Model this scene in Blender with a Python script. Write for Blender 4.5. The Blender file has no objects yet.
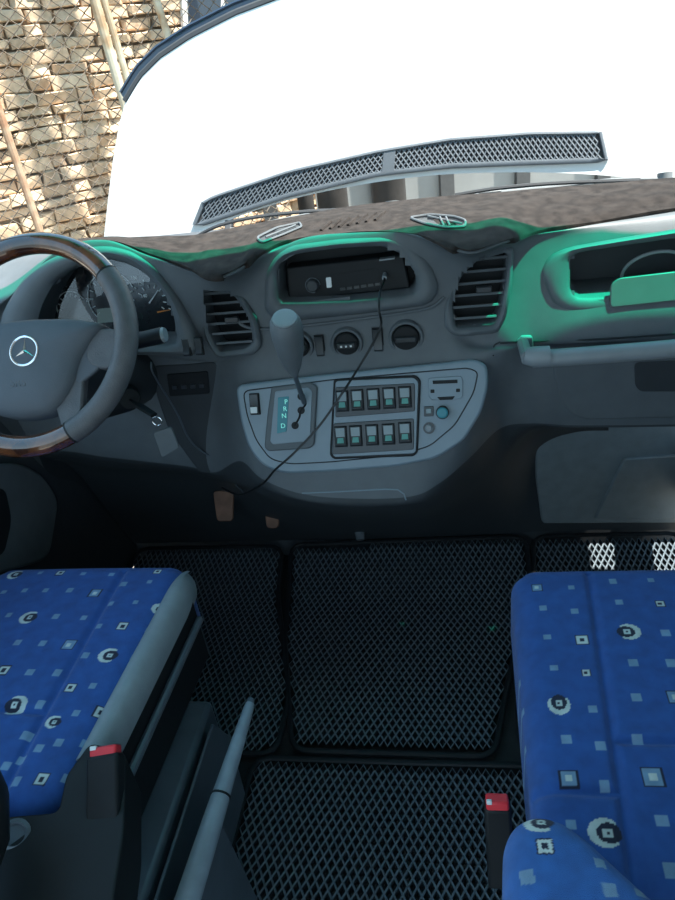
import bpy, bmesh, math, random
from mathutils import Vector as Vc, Matrix
from mathutils.bvhtree import BVHTree
random.seed(7)
S = bpy.context.scene
COL = S.collection
R_ = math.radians
# ------------------------------------------------------------------ camera
PITCH, YAW, ROLL, CH, FPX = R_(30), R_(11), R_(8), 1.36, 676.0
_f = Vc((-math.sin(YAW)*math.cos(PITCH), math.cos(YAW)*math.cos(PITCH), -math.sin(PITCH)))
_r = Vc((math.cos(YAW), math.sin(YAW), 0)); _u = _r.cross(_f)
_c, _s = math.cos(ROLL), math.sin(ROLL)
CR = _c*_r-_s*_u; CU = _s*_r+_c*_u; CF = _f; CO = Vc((0, 0, CH))
cd = bpy.data.cameras.new('camera'); cam = bpy.data.objects.new('camera', cd); COL.objects.link(cam)
cam.matrix_world = Matrix.Translation(CO) @ Matrix((CR, CU, -CF)).transposed().to_4x4()
cd.sensor_fit = 'VERTICAL'; cd.sensor_height = 36; cd.lens = 36*FPX/900; cd.clip_start = .02
S.camera = cam
# ------------------------------------------------------------------ light
S.view_settings.view_transform = 'Standard'; S.view_settings.look = 'None'
S.view_settings.gamma = 1; S.view_settings.exposure = 0.0
W = bpy.data.worlds.new('world'); S.world = W; W.use_nodes = True
wn = W.node_tree; bg = wn.nodes['Background']
tc = wn.nodes.new('ShaderNodeTexCoord'); sx = wn.nodes.new('ShaderNodeSeparateXYZ'); rp = wn.nodes.new('ShaderNodeValToRGB')
wn.links.new(tc.outputs['Generated'], sx.inputs[0]); wn.links.new(sx.outputs['Z'], rp.inputs[0]); wn.links.new(rp.outputs[0], bg.inputs[0])
e = rp.color_ramp.elements
e[0].position = 0.0; e[0].color = (.30, .38, .40, 1); e[1].position = .9; e[1].color = (.22, .50, .80, 1)
m_ = e.new(.12); m_.color = (.52, .73, .88, 1)
bg.inputs[1].default_value = 2.5
sl = bpy.data.lights.new('sun', 'SUN'); sun = bpy.data.objects.new('sun', sl); COL.objects.link(sun)
SUN = Vc((.40, -.03, .92)).normalized()
sun.rotation_euler = SUN.to_track_quat('Z', 'Y').to_euler(); sl.energy = 19; sl.angle = R_(.6); sl.color = (1, .955, .88)
sun.location = (3, 0, 8)

# ------------------------------------------------------------------ maths helpers
def ray(px, py): return CF + (px-337.5)/FPX*CR + (450-py)/FPX*CU
def at(px, py, y=None, z=None, x=None):
    d = ray(px, py); i, v = (1, y) if y is not None else ((2, z) if z is not None else (0, x))
    return CO + d*((v-CO[i])/d[i])
def on(pts, o, n):
    o = Vc(o); n = Vc(n); out = []
    for p in pts:
        d = ray(*p); out.append(CO + d*((o-CO).dot(n)/d.dot(n)))
    return out
def rnd(pts, r=4, n=4):
    out = []; N = len(pts)
    for i in range(N):
        p = Vc(pts[i]); a = Vc(pts[i-1]); b = Vc(pts[(i+1) % N])
        da, db = (a-p), (b-p); rr = min(r, da.length*.45, db.length*.45)
        q0 = p+da.normalized()*rr; q1 = p+db.normalized()*rr
        for k in range(n+1):
            t = k/n; out.append(tuple((1-t)**2*q0+2*t*(1-t)*p+t*t*q1))
    return out
def resamp(pts, N=64):
    P = [Vc(p) for p in pts]; P.append(P[0]); L = [0]
    for i in range(1, len(P)): L.append(L[-1]+(P[i]-P[i-1]).length)
    out = []; j = 0
    for k in range(N):
        s = L[-1]*k/N
        while L[j+1] < s: j += 1
        t = (s-L[j])/max(1e-9, L[j+1]-L[j]); out.append(P[j].lerp(P[j+1], t))
    return out
def angsamp(pts, c, N=64):
    """sample a star shaped outline by angle about c, so that two outlines pair up"""
    P = [Vc(p) for p in pts]; c = Vc(c); out = []
    for k in range(N):
        a = 2*math.pi*k/N; d = Vc((math.cos(a), math.sin(a))); best = 0
        for i in range(len(P)):
            p, q = P[i-1]-c, P[i]-c; e_ = q-p; den = d.x*e_.y-d.y*e_.x
            if abs(den) < 1e-9: continue
            t = (p.x*e_.y-p.y*e_.x)/den; s = (p.x*d.y-p.y*d.x)/den
            if t > 0 and -1e-6 <= s <= 1+1e-6: best = max(best, t)
        out.append(tuple(c+d*best))
    return out
def cr(p0, p1, p2, p3, t):
    return .5*((2*p1)+(p2-p0)*t+(2*p0-5*p1+4*p2-p3)*t*t+(3*p1-p0-3*p2+p3)*t**3)
def spline(P, n=8):
    P = [Vc(p) for p in P]; out = []
    for i in range(len(P)-1):
        a = P[i-1] if i else 2*P[0]-P[1]; d = P[i+2] if i+2 < len(P) else 2*P[-1]-P[-2]
        for k in range(n): out.append(cr(a, P[i], P[i+1], d, k/n))
    return out+[P[-1]]
def inpoly(x, y, P):
    r = False
    for i in range(len(P)):
        x1, y1 = P[i-1]; x2, y2 = P[i]
        if (y1 > y) != (y2 > y) and x < (x2-x1)*(y-y1)/(y2-y1)+x1: r = not r
    return r
def proj(P):
    d = P-CO; w = d.dot(CF); return 337.5+FPX*d.dot(CR)/w, 450-FPX*d.dot(CU)/w
def frame(o, n, up=(0, 0, 1)):
    n = Vc(n).normalized(); x = Vc(up).cross(n).normalized(); y = n.cross(x)
    return Matrix.Translation(Vc(o)) @ Matrix((x, y, n)).transposed().to_4x4()

# ------------------------------------------------------------------ mesh builder
class MB:
    def __init__(s): s.v = []; s.f = []; s.col = None
    def add(s, vs, fs):
        b = len(s.v); s.v += [Vc(v) for v in vs]; s.f += [tuple(i+b for i in f) for f in fs]
    def box(s, c, d, M=None, rz=0, taper=1.0):
        c = Vc(c); vs = []
        for dz in (-1, 1):
            k = taper if dz > 0 else 1
            for dx, dy in ((-1, -1), (1, -1), (1, 1), (-1, 1)):
                p = Vc((dx*d[0]/2*k, dy*d[1]/2*k, dz*d[2]/2))
                if rz: p = Matrix.Rotation(rz, 3, 'Z') @ p
                p = p+c; vs.append(M @ p if M else p)
        s.add(vs, [(3, 2, 1, 0), (4, 5, 6, 7), (0, 1, 5, 4), (1, 2, 6, 5), (2, 3, 7, 6), (3, 0, 4, 7)]); return s
    def prism(s, P, d):
        n = len(P); d = Vc(d); P = [Vc(p) for p in P]
        s.add(P+[p+d for p in P], [tuple(range(n)), tuple(range(2*n-1, n-1, -1))]+[(i, (i+1) % n, n+(i+1) % n, n+i) for i in range(n)]); return s
    def ring(s, rows, close=False):
        """rows of equal length closed loops, skinned in order"""
        n = len(rows[0]); vs = [p for r in rows for p in r]; fs = []
        m = len(rows)
        for j in range(m if close else m-1):
            a = j*n; b = ((j+1) % m)*n
            for i in range(n): fs.append((a+i, a+(i+1) % n, b+(i+1) % n, b+i))
        s.add(vs, fs); return s
    def cap(s, loop): s.add(loop, [tuple(range(len(loop)))]); return s
    def grid(s, rows):
        m = len(rows[0]); vs = [p for r in rows for p in r]
        s.add(vs, [(j*m+i, j*m+i+1, (j+1)*m+i+1, (j+1)*m+i) for j in range(len(rows)-1) for i in range(m-1)]); return s
    def tube(s, P, r, n=10, sq=1.0, caps=True):
        P = [Vc(p) for p in P]; rows = []; up = None
        for i, p in enumerate(P):
            t = (P[min(i+1, len(P)-1)]-P[max(i-1, 0)]).normalized()
            if up is None: up = Vc((0, 0, 1)) if abs(t.z) < .9 else Vc((1, 0, 0))
            a = t.cross(up).normalized(); b = a.cross(t).normalized(); up = b
            rr = r[i] if isinstance(r, (list, tuple)) else r
            rows.append([p+a*math.cos(2*math.pi*k/n)*rr+b*math.sin(2*math.pi*k/n)*rr*sq for k in range(n)])
        s.ring(rows)
        if caps: s.cap(rows[0][::-1]); s.cap(rows[-1])
        return s
    def lathe(s, M, prof, n=24, a0=0, a1=2*math.pi):
        """prof: (radius, height) along local z"""
        rows = [[M @ Vc((r*math.cos(2*math.pi*k/n), r*math.sin(2*math.pi*k/n), h)) for k in range(n)] for r, h in prof]
        s.ring(rows); s.cap(rows[0][::-1]); s.cap(rows[-1]); return s
    def build(s, name, mat, parent=None, bevel=0, seg=2, ang=35, smooth=True, cols=None, recalc=True):
        me = bpy.data.meshes.new(name); off = WORLD.get(parent.name, Vc((0, 0, 0))) if parent else Vc((0, 0, 0))
        base = off
        if not parent:
            c0 = Vc((sum(v.x for v in s.v)/len(s.v), sum(v.y for v in s.v)/len(s.v), min(v.z for v in s.v))); base = c0
        me.from_pydata([tuple(v-base) for v in s.v], [], s.f); me.update()
        if recalc:
            bm = bmesh.new(); bm.from_mesh(me); bmesh.ops.recalc_face_normals(bm, faces=bm.faces); bm.to_mesh(me); bm.free()
        if smooth:
            me.polygons.foreach_set('use_smooth', [True]*len(me.polygons)); me.set_sharp_from_angle(angle=R_(ang))
        if cols:
            ca = me.color_attributes.new('pattern', 'FLOAT_COLOR', 'POINT')
            ca.data.foreach_set('color', [x for c in cols for x in (c[0], c[1], c[2], 1)])
        me.materials.append(mat)
        o = bpy.data.objects.new(name, me); COL.objects.link(o)
        WORLD[o.name] = base
        if parent: o.parent = parent
        else: o.location = base
        if bevel:
            b = o.modifiers.new('bevel', 'BEVEL'); b.width = bevel; b.segments = seg; b.limit_method = 'ANGLE'; b.angle_limit = R_(40); b.harden_normals = False
        return o
WORLD = {}
def thing(name, loc, label, cat, group=None):
    o = bpy.data.objects.new(name, None); COL.objects.link(o); o.location = loc; o.empty_display_size = .05
    WORLD[o.name] = Vc(loc); o['label'] = label; o['category'] = cat
    if group: o['group'] = group
    return o
def tag(o, label, cat, group=None):
    o['label'] = label; o['category'] = cat
    if group: o['group'] = group
    return o
def struct(o, label=None):
    o['kind'] = 'structure'
    if label: o['label'] = label; o['category'] = 'structure'
    return o
def text(s_, px, py, o, n, size, mat, parent, name='lettering', up=None, depth=.0004):
    cu = bpy.data.curves.new(name, 'FONT'); cu.body = s_; cu.size = size; cu.align_x = 'CENTER'; cu.align_y = 'CENTER'; cu.extrude = depth
    t = bpy.data.objects.new(name, cu); COL.objects.link(t)
    dg = bpy.context.evaluated_depsgraph_get(); me = bpy.data.meshes.new_from_object(t.evaluated_get(dg)); bpy.data.objects.remove(t)
    p = on([(px, py)], o, n)[0]; M = frame(p, n, up or (0, 0, 1))
    me.transform(Matrix.Translation(-WORLD[parent.name]) @ M); me.materials.clear(); me.materials.append(mat)
    ob = bpy.data.objects.new(name, me); COL.objects.link(ob); ob.parent = parent; WORLD[ob.name] = WORLD[parent.name]; return ob

# ------------------------------------------------------------------ materials
def M(name, c, rough=.6, metal=0, bump=0, scale=200, var=0, vscale=30, c2=None, emit=None, sheen=0, spec=.5, coat=0, attr=None, detail=3):
    m = bpy.data.materials.new(name); m.use_nodes = True; nt = m.node_tree; b = nt.nodes['Principled BSDF']
    b.inputs['Base Color'].default_value = (*c, 1); b.inputs['Roughness'].default_value = rough; b.inputs['Metallic'].default_value = metal
    b.inputs['Specular IOR Level'].default_value = spec; b.inputs['Sheen Weight'].default_value = sheen; b.inputs['Coat Weight'].default_value = coat
    tc = nt.nodes.new('ShaderNodeTexCoord')
    src = None
    if attr:
        a = nt.nodes.new('ShaderNodeVertexColor'); a.layer_name = attr; src = a.outputs[0]
    if var or c2:
        n = nt.nodes.new('ShaderNodeTexNoise'); n.inputs['Scale'].default_value = vscale; n.inputs['Detail'].default_value = detail
        nt.links.new(tc.outputs['Object'], n.inputs['Vector'])
        if c2:
            mx = nt.nodes.new('ShaderNodeMix'); mx.data_type = 'RGBA'
            rr = nt.nodes.new('ShaderNodeMapRange'); rr.inputs[1].default_value = .38; rr.inputs[2].default_value = .62
            nt.links.new(n.outputs['Fac'], rr.inputs[0]); nt.links.new(rr.outputs[0], mx.inputs[0])
            mx.inputs[6].default_value = (*c, 1); mx.inputs[7].default_value = (*c2, 1); src = mx.outputs[2]
        else:
            mr = nt.nodes.new('ShaderNodeMapRange'); mr.inputs[1].default_value = .3; mr.inputs[2].default_value = .7
            mr.inputs[3].default_value = 1-var; mr.inputs[4].default_value = 1+var
            nt.links.new(n.outputs['Fac'], mr.inputs[0])
            mx = nt.nodes.new('ShaderNodeMix'); mx.data_type = 'RGBA'; mx.blend_type = 'MULTIPLY'; mx.inputs[0].default_value = 1
            if src: nt.links.new(src, mx.inputs[6])
            else: mx.inputs[6].default_value = (*c, 1)
            nt.links.new(mr.outputs[0], mx.inputs[7]); src = mx.outputs[2]
    if src: nt.links.new(src, b.inputs['Base Color'])
    if bump:
        n2 = nt.nodes.new('ShaderNodeTexNoise'); n2.inputs['Scale'].default_value = scale; n2.inputs['Detail'].default_value = 2
        nt.links.new(tc.outputs['Object'], n2.inputs['Vector'])
        bp = nt.nodes.new('ShaderNodeBump'); bp.inputs['Strength'].default_value = bump; bp.inputs['Distance'].default_value = .002
        nt.links.new(n2.outputs['Fac'], bp.inputs['Height']); nt.links.new(bp.outputs[0], b.inputs['Normal'])
    if emit: b.inputs['Emission Color'].default_value = (*emit[:3], 1); b.inputs['Emission Strength'].default_value = emit[3]
    return m
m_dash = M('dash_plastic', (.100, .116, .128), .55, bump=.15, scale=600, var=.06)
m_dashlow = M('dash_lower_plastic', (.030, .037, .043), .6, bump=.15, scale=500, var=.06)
m_panel = M('console_paint', (.20, .26, .305), .38, bump=.04, scale=700, var=.03)
m_black = M('black_plastic', (.009, .011, .013), .55, var=.1, spec=.3)
m_gloss = M('gloss_black', (.012, .014, .017), .15, var=.1)
m_rocker = M('rocker_plastic', (.03, .035, .04), .3, var=.1)
m_rockface = M('rocker_face', (.20, .26, .28), .25, var=.05)
m_icon = M('icon_green', (.12, .34, .30), .5)
m_letter = M('backlit_letter', (.3, .8, .7), .5, emit=(.25, .9, .75, .35))
m_teal = M('teal_cap', (.03, .22, .27), .4)
m_seam = M('seam_dark', (.02, .024, .028), .8, var=.1)
m_grey = M('grey_plastic', (.22, .25, .27), .4, bump=.05, scale=500, var=.04)
m_rim = M('leather_grain', (.085, .09, .10), .5, bump=.35, scale=450, var=.15, vscale=40)
m_pad = M('airbag_pad', (.075, .09, .11), .6, bump=.2, scale=600, var=.05)
m_wood = M('burr_wood', (.035, .012, .008), .12, c2=(.13, .045, .018), vscale=28, coat=1, detail=6)
m_chrome = M('chrome', (.8, .82, .85), .18, 1)
m_white = M('white_print', (.75, .78, .78), .6)
m_knob = M('knob_plastic', (.13, .15, .165), .45, bump=.1, scale=500, var=.04)
m_orange = M('needle_orange', (.9, .3, .05), .5)
m_lcd = M('lcd', (.25, .30, .26), .3)
m_mat = M('dash_mat_velour', (.016, .0125, .011), .95, bump=.8, scale=900, c2=(.036, .029, .0255), vscale=45, sheen=.05, spec=.2, detail=8)
m_green = M('tinted_lid_plastic', (.12, .14, .14), .4, var=.05)
m_floor = M('floor_vinyl', (.016, .018, .02), .8, bump=.3, scale=200, var=.2)
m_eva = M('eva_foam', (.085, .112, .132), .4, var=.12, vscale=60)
m_pit_shade = M('eva_foam_pit_shade', (.014, .020, .026), .8, var=.1)  # same foam as the rims; the shade inside the cells is painted in
m_fab = M('blue_velvet', (.03, .1, .4), .85, bump=.5, scale=1200, attr='pattern', var=.16, vscale=45, sheen=.15, detail=6)
m_fabp = M('blue_velvet_plain', (.022, .095, .42), .85, bump=.5, scale=1200, var=.16, vscale=60, sheen=.3, detail=6)
m_vinyl = M('seat_side_vinyl', (.25, .30, .33), .5, bump=.3, scale=400, var=.08)
m_metal = M('dark_painted_metal', (.07, .09, .11), .42, bump=.1, scale=90, var=.12, vscale=20)
m_lever = M('lever_grey', (.20, .25, .29), .4, var=.12, vscale=30)
m_foot_lit = M('footwell_plastic_lit', (.17, .205, .225), .45, bump=.3, scale=300, var=.08)  # lightened: daylight from the door side is put into the base colour
m_red = M('buckle_red', (.75, .035, .05), .4, var=.05)
m_brown = M('worn_pedal_rubber', (.20, .105, .07), .8, bump=.5, scale=150, var=.25)
m_cable = M('cable_black', (.012, .014, .016), .4)
m_tagm = M('key_tag', (.12, .14, .15), .5, var=.1)
m_hood = M('white_paint', (.64, .635, .61), .35, coat=.4, var=.02, vscale=4)
m_grille = M('grille_grey', (.095, .11, .125), .5, var=.08)
m_rubber = M('rubber', (.03, .033, .037), .7, var=.1)
m_defl = M('deflector_acrylic', (.03, .045, .075), .12, coat=.5)
m_wiper = M('wiper_grey', (.16, .17, .175), .5, var=.1)
m_mort = M('wall_mortar', (.22, .155, .10), .95, bump=.5, scale=60, var=.3, vscale=12)  # brown mortar backing between the stones
m_stone = M('rough_stone', (.5, .4, .3), .95, bump=.9, scale=45, attr='pattern', var=.22, vscale=25, detail=8)
m_wire = M('galvanised_wire', (.13, .105, .08), .6, .4, var=.2)
m_pole = M('weathered_pole', (.50, .45, .34), .6, c2=(.34, .22, .12), vscale=9, bump=.2, scale=80)
m_rust = M('rusty_pole', (.30, .16, .09), .8, c2=(.42, .30, .20), vscale=14, bump=.4, scale=80)
m_gate = M('pale_metal_sheet', (.27, .27, .26), .6, bump=.1, scale=20, var=.08, vscale=6)
m_gpost = M('gate_post_grey', (.07, .07, .07), .6, var=.1)
m_ground = M('dusty_ground', (.30, .27, .22), .95, bump=.6, scale=30, var=.25, vscale=5, detail=8)
m_bark = M('bark', (.020, .017, .015), .9, bump=1, scale=25, var=.3, vscale=8)
m_frame = M('pale_window_frame', (.62, .62, .60), .5, var=.05)
m_darkglass = M('dark_window_glass', (.03, .04, .055), .08, coat=.6)
m_roof = M('headliner', (.42, .44, .46), .9, bump=.2, scale=300, var=.05)
m_body = M('cab_lining', (.05, .058, .066), .7, bump=.2, scale=300, var=.08)
def glassy(name, tint, refl):
    m = bpy.data.materials.new(name); m.use_nodes = True; nt = m.node_tree; nt.nodes.clear()
    o = nt.nodes.new('ShaderNodeOutputMaterial'); t = nt.nodes.new('ShaderNodeBsdfTransparent'); g = nt.nodes.new('ShaderNodeBsdfGlossy')
    mx = nt.nodes.new('ShaderNodeMixShader'); t.inputs[0].default_value = (*tint, 1); g.inputs['Roughness'].default_value = .02
    g.inputs[0].default_value = (.9, .95, 1, 1); mx.inputs[0].default_value = refl
    nt.links.new(t.outputs[0], mx.inputs[1]); nt.links.new(g.outputs[0], mx.inputs[2]); nt.links.new(mx.outputs[0], o.inputs[0]); return m
m_glass = glassy('windscreen_glass', (.97, .985, .98), .03)
m_tint = glassy('green_sun_strip', (.012, .80, .46), .03)
m_lens = glassy('clear_plastic', (.93, .95, .96), .07)

# ------------------------------------------------------------------ setting: van cab shell
XC = -.19; XL, XR = -1.04, .66
o = MB().box((XC, .35, -.02), (1.70, 2.7, .04)).build('floor', m_floor); struct(o)
o = MB().box((-.12, 0, 1.80), (1.94, 2.572, .05)).build('ceiling', m_roof); struct(o)
mb = MB(); mb.box((XC, 1.68, .49), (1.70, .04, 1.06)); o = mb.build('wall_front', m_body); struct(o)
mb = MB(); mb.box((XL-.02, .92, .45), (.04, 1.56, .90)); mb.box((XL-.02, 1.57, .96), (.04, .26, .14)); o = mb.build('wall_left', m_body, bevel=.01); struct(o)
# right side, unseen: door wall, slotted panel and windscreen pillar, shaped for the sunlight
mb = MB(); mb.box((XR+.02, .62, .45), (.04, 1.74, .90)); mb.box((XR+.02, .36, 1.34), (.04, 1.70, .87)); o = mb.build('wall_right_and_sun_block', m_body); struct(o)  # upper part added in place of the door window to block the sun
mb = MB(); mb.box((.615, 1.585, .84), (.03, .19, .40)); mb.box((.615, 1.585, .325), (.03, .19, .17)); mb.box((.615, 1.585, .012), (.03, .19, .024)); mb.box((.64, 1.50, .52), (.05, .02, 1.02))
for zz_ in (.3, .5): mb.box((.63, 1.585, zz_*0+.87), (.06, .19, .03))
o = mb.build('trim_invented_slots', m_body); struct(o)  # invented openings that let sun patches through to the passenger floor
for nm, X in (('trim_2', XL-.02), ('trim_3', .82)):
    mb = MB(); w = .05 if X < 0 else .24
    P = [(1.62, .9), (1.62-w*1.2-.04, .9), (1.24-w, 1.79), (1.24, 1.79)] if X < 0 else [(1.56, 1.10), (1.47, 1.10), (1.12, 1.79), (1.20, 1.79)]
    mb.prism([Vc((X-.02, a, b)) for a, b in P], (.04, 0, 0)); o = mb.build(nm, m_body, bevel=.005); struct(o)

o = MB().box((.74, 1.33, .885), (.16, .28, .03)).build('trim_added_ledge', m_body); struct(o)  # unseen ledge added to stop sun entering outside the door wall
# windscreen glass: curved in plan, raked; its top band is tinted green
def wsy(x, z): return 1.625-(.075 if x < XC else .02)*((x-XC)/.85)**4-.56*(z-1.04)
def zf(x):  # lower edge of the tinted band
    return 1.565-.09*max(0, min(1, (x-.20)/.3))
xs = [XL+1.84*i/44 for i in range(45)]
win = thing('window_1', (XC, 1.6, 1.04), 'clear raked windscreen above the dashboard', 'windscreen'); win['kind'] = 'structure'
mb = MB(); rows = []
for k in range(9):
    rows.append([Vc((x, wsy(x, 1.04+(zf(x)-1.04)*k/8), 1.04+(zf(x)-1.04)*k/8)) for x in xs])
mb.grid(rows); mb.build('glass', m_glass, win)
mb = MB(); rows = []
for k in range(9):
    rows.append([Vc((x, wsy(x, zf(x)+(1.775-zf(x))*k/8), zf(x)+(1.775-zf(x))*k/8)) for x in xs])
mb.grid(rows); o = mb.build('sun_strip', m_tint, win); o['label'] = 'green tinted band along the top of the glass'

# ------------------------------------------------------------------ dashboard body
TAB = {  # px: A(py) then B..I (py, world y)
 -75: (262, (335,1.26),(350,1.24),(405,1.26),(435,1.30),(470,1.36),(482,1.40),(495,1.50),(552,1.65)),
 0:   (255, (300,1.31),(318,1.318),(380,1.32),(405,1.33),(460,1.36),(472,1.40),(485,1.50),(549,1.65)),
 55:  (248, (253,1.34),(262,1.322),(345,1.335),(365,1.34),(445,1.36),(458,1.40),(474,1.50),(546,1.65)),
 105: (241.5,(243.5,1.36),(250,1.322),(348,1.335),(364,1.34),(450,1.36),(465,1.40),(480,1.50),(544,1.65)),
 150: (239, (255,1.33),(268,1.315),(350,1.335),(364,1.34),(455,1.36),(468,1.40),(482,1.50),(543,1.65)),
 190: (238, (270,1.29),(280,1.29),(356,1.32),(366,1.34),(460,1.36),(471,1.40),(484,1.50),(542,1.65)),
 215: (234, (278,1.23),(286,1.28),(358,1.33),(367,1.34),(465,1.34),(477,1.38),(488,1.50),(542,1.65)),
 240: (229, (268,1.26),(284,1.31),(345,1.32),(378,1.30),(452,1.26),(482,1.29),(492,1.46),(541,1.65)),
 262: (225, (252,1.31),(272,1.32),(332,1.318),(380,1.29),(470,1.22),(492,1.24),(502,1.42),(541,1.65)),
 300: (218, (240,1.36),(247,1.32),(326,1.318),(376,1.29),(484,1.20),(503,1.21),(514,1.40),(540,1.65)),
 350: (209, (235,1.36),(240,1.32),(320,1.318),(372,1.29),(488,1.19),(510,1.21),(520,1.42),(540,1.65)),
 410: (202, (235,1.32),(240,1.31),(312,1.318),(367,1.29),(486,1.19),(508,1.21),(520,1.40),(538,1.65)),
 440: (199, (243,1.26),(252,1.31),(308,1.32),(364,1.29),(472,1.21),(500,1.24),(514,1.40),(537,1.65)),
 470: (197, (252,1.22),(262,1.32),(335,1.315),(361,1.285),(447,1.25),(482,1.34),(502,1.45),(536,1.65)),
 500: (195, (243,1.25),(254,1.34),(337,1.315),(358,1.295),(420,1.35),(455,1.40),(482,1.50),(535,1.65)),
 530: (192, (233,1.36),(248,1.365),(337,1.325),(352,1.325),(418,1.34),(430,1.38),(446,1.58),(532,1.65)),
 570: (189, (226,1.39),(244,1.375),(336,1.312),(350,1.32),(420,1.35),(428,1.38),(434,1.60),(530,1.65)),
 620: (185, (218,1.41),(238,1.38),(334,1.305),(348,1.32),(420,1.35),(427,1.38),(431,1.60),(530,1.65)),
 690: (179, (207,1.42),(229,1.38),(331,1.305),(346,1.32),(419,1.35),(426,1.38),(430,1.60),(530,1.65)),
 785: (171, (193,1.41),(216,1.37),(327,1.305),(343,1.32),(418,1.35),(425,1.38),(429,1.60),(530,1.65)),
}
cols = []
for px in sorted(TAB):
    t = TAB[px]; a = at(px, t[0], z=1.055); a.y = min(a.y, wsy(a.x, 1.05)-.005)
    c = [a]; b = at(px, t[1][0], y=t[1][1]); c.append(a.lerp(b, .5)+Vc((0, 0, .006)))
    c += [at(px, q[0], y=q[1]) for q in t[1:]]
    cols.append(spline(c, 10))
rows = [spline([c[j] for c in cols], 10) for j in range(len(cols[0]))]   # rows[j][i]
NJ, NI = len(rows), len(rows[0])
for r in rows:
    for p in r: p.x = max(XL+.004, min(XR-.004, p.x))
dash = thing('dashboard', (XC, 1.45, 0), 'grey moulded dashboard across the cab under the windscreen, with vents, switches and glove box', 'dashboard')
clusterI = rnd([(34, 345), (40, 308), (55, 280), (80, 264), (108, 258), (135, 266), (158, 284), (172, 306), (179, 345)], 10)
radioI = rnd([(279, 303), (278, 266), (288, 255), (340, 248), (384, 246), (402, 254), (417, 275), (416, 294), (350, 301)], 7)
ventLI = rnd([(202, 293), (222, 289), (236, 297), (249, 318), (254, 342), (246, 348), (219, 352), (208, 330)], 5)
ventRI = rnd([(480, 258), (508, 252), (506, 280), (500, 313), (495, 325), (455, 328), (452, 303), (461, 276)], 5)
cubbyI = rnd([(569, 256), (580, 252), (675, 238), (760, 225), (760, 278), (675, 290), (609, 296), (577, 298), (569, 290)], 6)
holes = [clusterI, radioI, ventLI, ventRI, cubbyI]
mb = MB(); mb.v = [p for r in rows for p in r]
for j in range(NJ-1):
    for i in range(NI-1):
        q = (j*NI+i, j*NI+i+1, (j+1)*NI+i+1, (j+1)*NI+i); c = sum((mb.v[k] for k in q), Vc())/4
        x, y = proj(c)
        if 20 <= j < 55 and any(inpoly(x, y, h) for h in holes): continue
        mb.f.append(q)
full = [(j*NI+i, j*NI+i+1, (j+1)*NI+i+1, (j+1)*NI+i) for j in range(NJ-1) for i in range(NI-1)]
BV = BVHTree.FromPolygons([tuple(v) for v in mb.v], full)
JL = 50  # split: upper moulding / lower moulding
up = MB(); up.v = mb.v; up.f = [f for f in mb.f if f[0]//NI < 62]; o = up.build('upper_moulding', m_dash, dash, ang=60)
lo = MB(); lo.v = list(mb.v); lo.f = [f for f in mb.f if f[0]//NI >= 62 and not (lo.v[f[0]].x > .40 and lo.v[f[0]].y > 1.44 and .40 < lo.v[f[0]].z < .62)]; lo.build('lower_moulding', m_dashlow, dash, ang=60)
def hit(px, py):
    h = BV.ray_cast(CO, ray(px, py).normalized()); return h[0], h[1]
def pl(px, py, n, lift=.003):
    p, _ = hit(px, py); n = Vc(n).normalized(); return p+n*lift, n
def surf(pts, lift=.002):
    out = []
    for p in pts:
        h, n = hit(*p)
        if n.dot(h-CO) > 0: n = -n
        out.append(h+n*lift)
    return out
def bezel(name, outer, inner, o, n, depth, mat, parent, lift=.006, rad=.006, back=None, N=72, backmat=None):
    """frame standing on plane (o,n): outer/inner pixel outlines; reveals go back by depth; back panel closes it"""
    n = Vc(n).normalized(); c = tuple(sum((Vc(p) for p in inner), Vc((0, 0)))/len(inner))
    O = on(angsamp(outer, c, N), o, n); I = on(angsamp(inner, c, N), o, n)
    mid = [a.lerp(b, .45)+n*lift for a, b in zip(O, I)]; m1 = [a.lerp(b, .12)+n*lift*.55 for a, b in zip(O, I)]; m2 = [a.lerp(b, .85)+n*lift*.6 for a, b in zip(O, I)]
    cI = sum(I, Vc())/N
    deep = [p.lerp(cI, .03)+Vc((0, depth, 0)) for p in I]
    mb = MB(); mb.ring([[p-n*.02 for p in O], O, m1, mid, m2, I, deep]); ob = mb.build(name, mat, parent, ang=50)
    if backmat: MB().cap([p.lerp(cI, -.04) for p in deep]).build('recess_back', backmat, ob)
    return ob, deep

# --- instrument binnacle
oC = Vc((0, 1.306, 1.0)); nC = Vc((0, -1, .18)).normalized()
clusterO = rnd([(-4, 352), (2, 312), (22, 280), (48, 259), (78, 249), (106, 245), (132, 251), (156, 268), (178, 296), (194, 330), (200, 356)], 12)
binn, deep = bezel('instrument_hood', clusterO, clusterI, oC, nC, .10, m_dash, dash, lift=.012)
pC = Vc((0, 1.388, 1.0)); nF = Vc((0, -1, .25)).normalized()
def disc(mb, px, py, r, o, n, h=.002, k=24):
    c = on([(px, py)], o, n)[0]; mb.lathe(frame(c, n), [(r, 0), (r, h)], k)
MB().prism(on(clusterI, pC, nF), nF*-.01).build('instrument_face', m_gloss, dash)
pG = pC+nF*.002
mb = MB()
def arc(mb, px, py, r, a0, a1, o, n, w=.0012, k=30):
    c = on([(px, py)], o, n)[0]; F_ = frame(c, n)
    mb.tube([F_ @ Vc((r*math.cos(R_(a0+(a1-a0)*i/k)), r*math.sin(R_(a0+(a1-a0)*i/k)), .001)) for i in range(k+1)], w, 4)
def ticks(mb, px, py, r0, r1, a0, a1, n_, o, n, w=.0014):
    c = on([(px, py)], o, n)[0]; F_ = frame(c, n)
    for i in range(n_):
        a = R_(a0+(a1-a0)*i/(n_-1)); mb.tube([F_ @ Vc((r*math.cos(a), r*math.sin(a), .001)) for r in (r0, r1)], w, 4)
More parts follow.
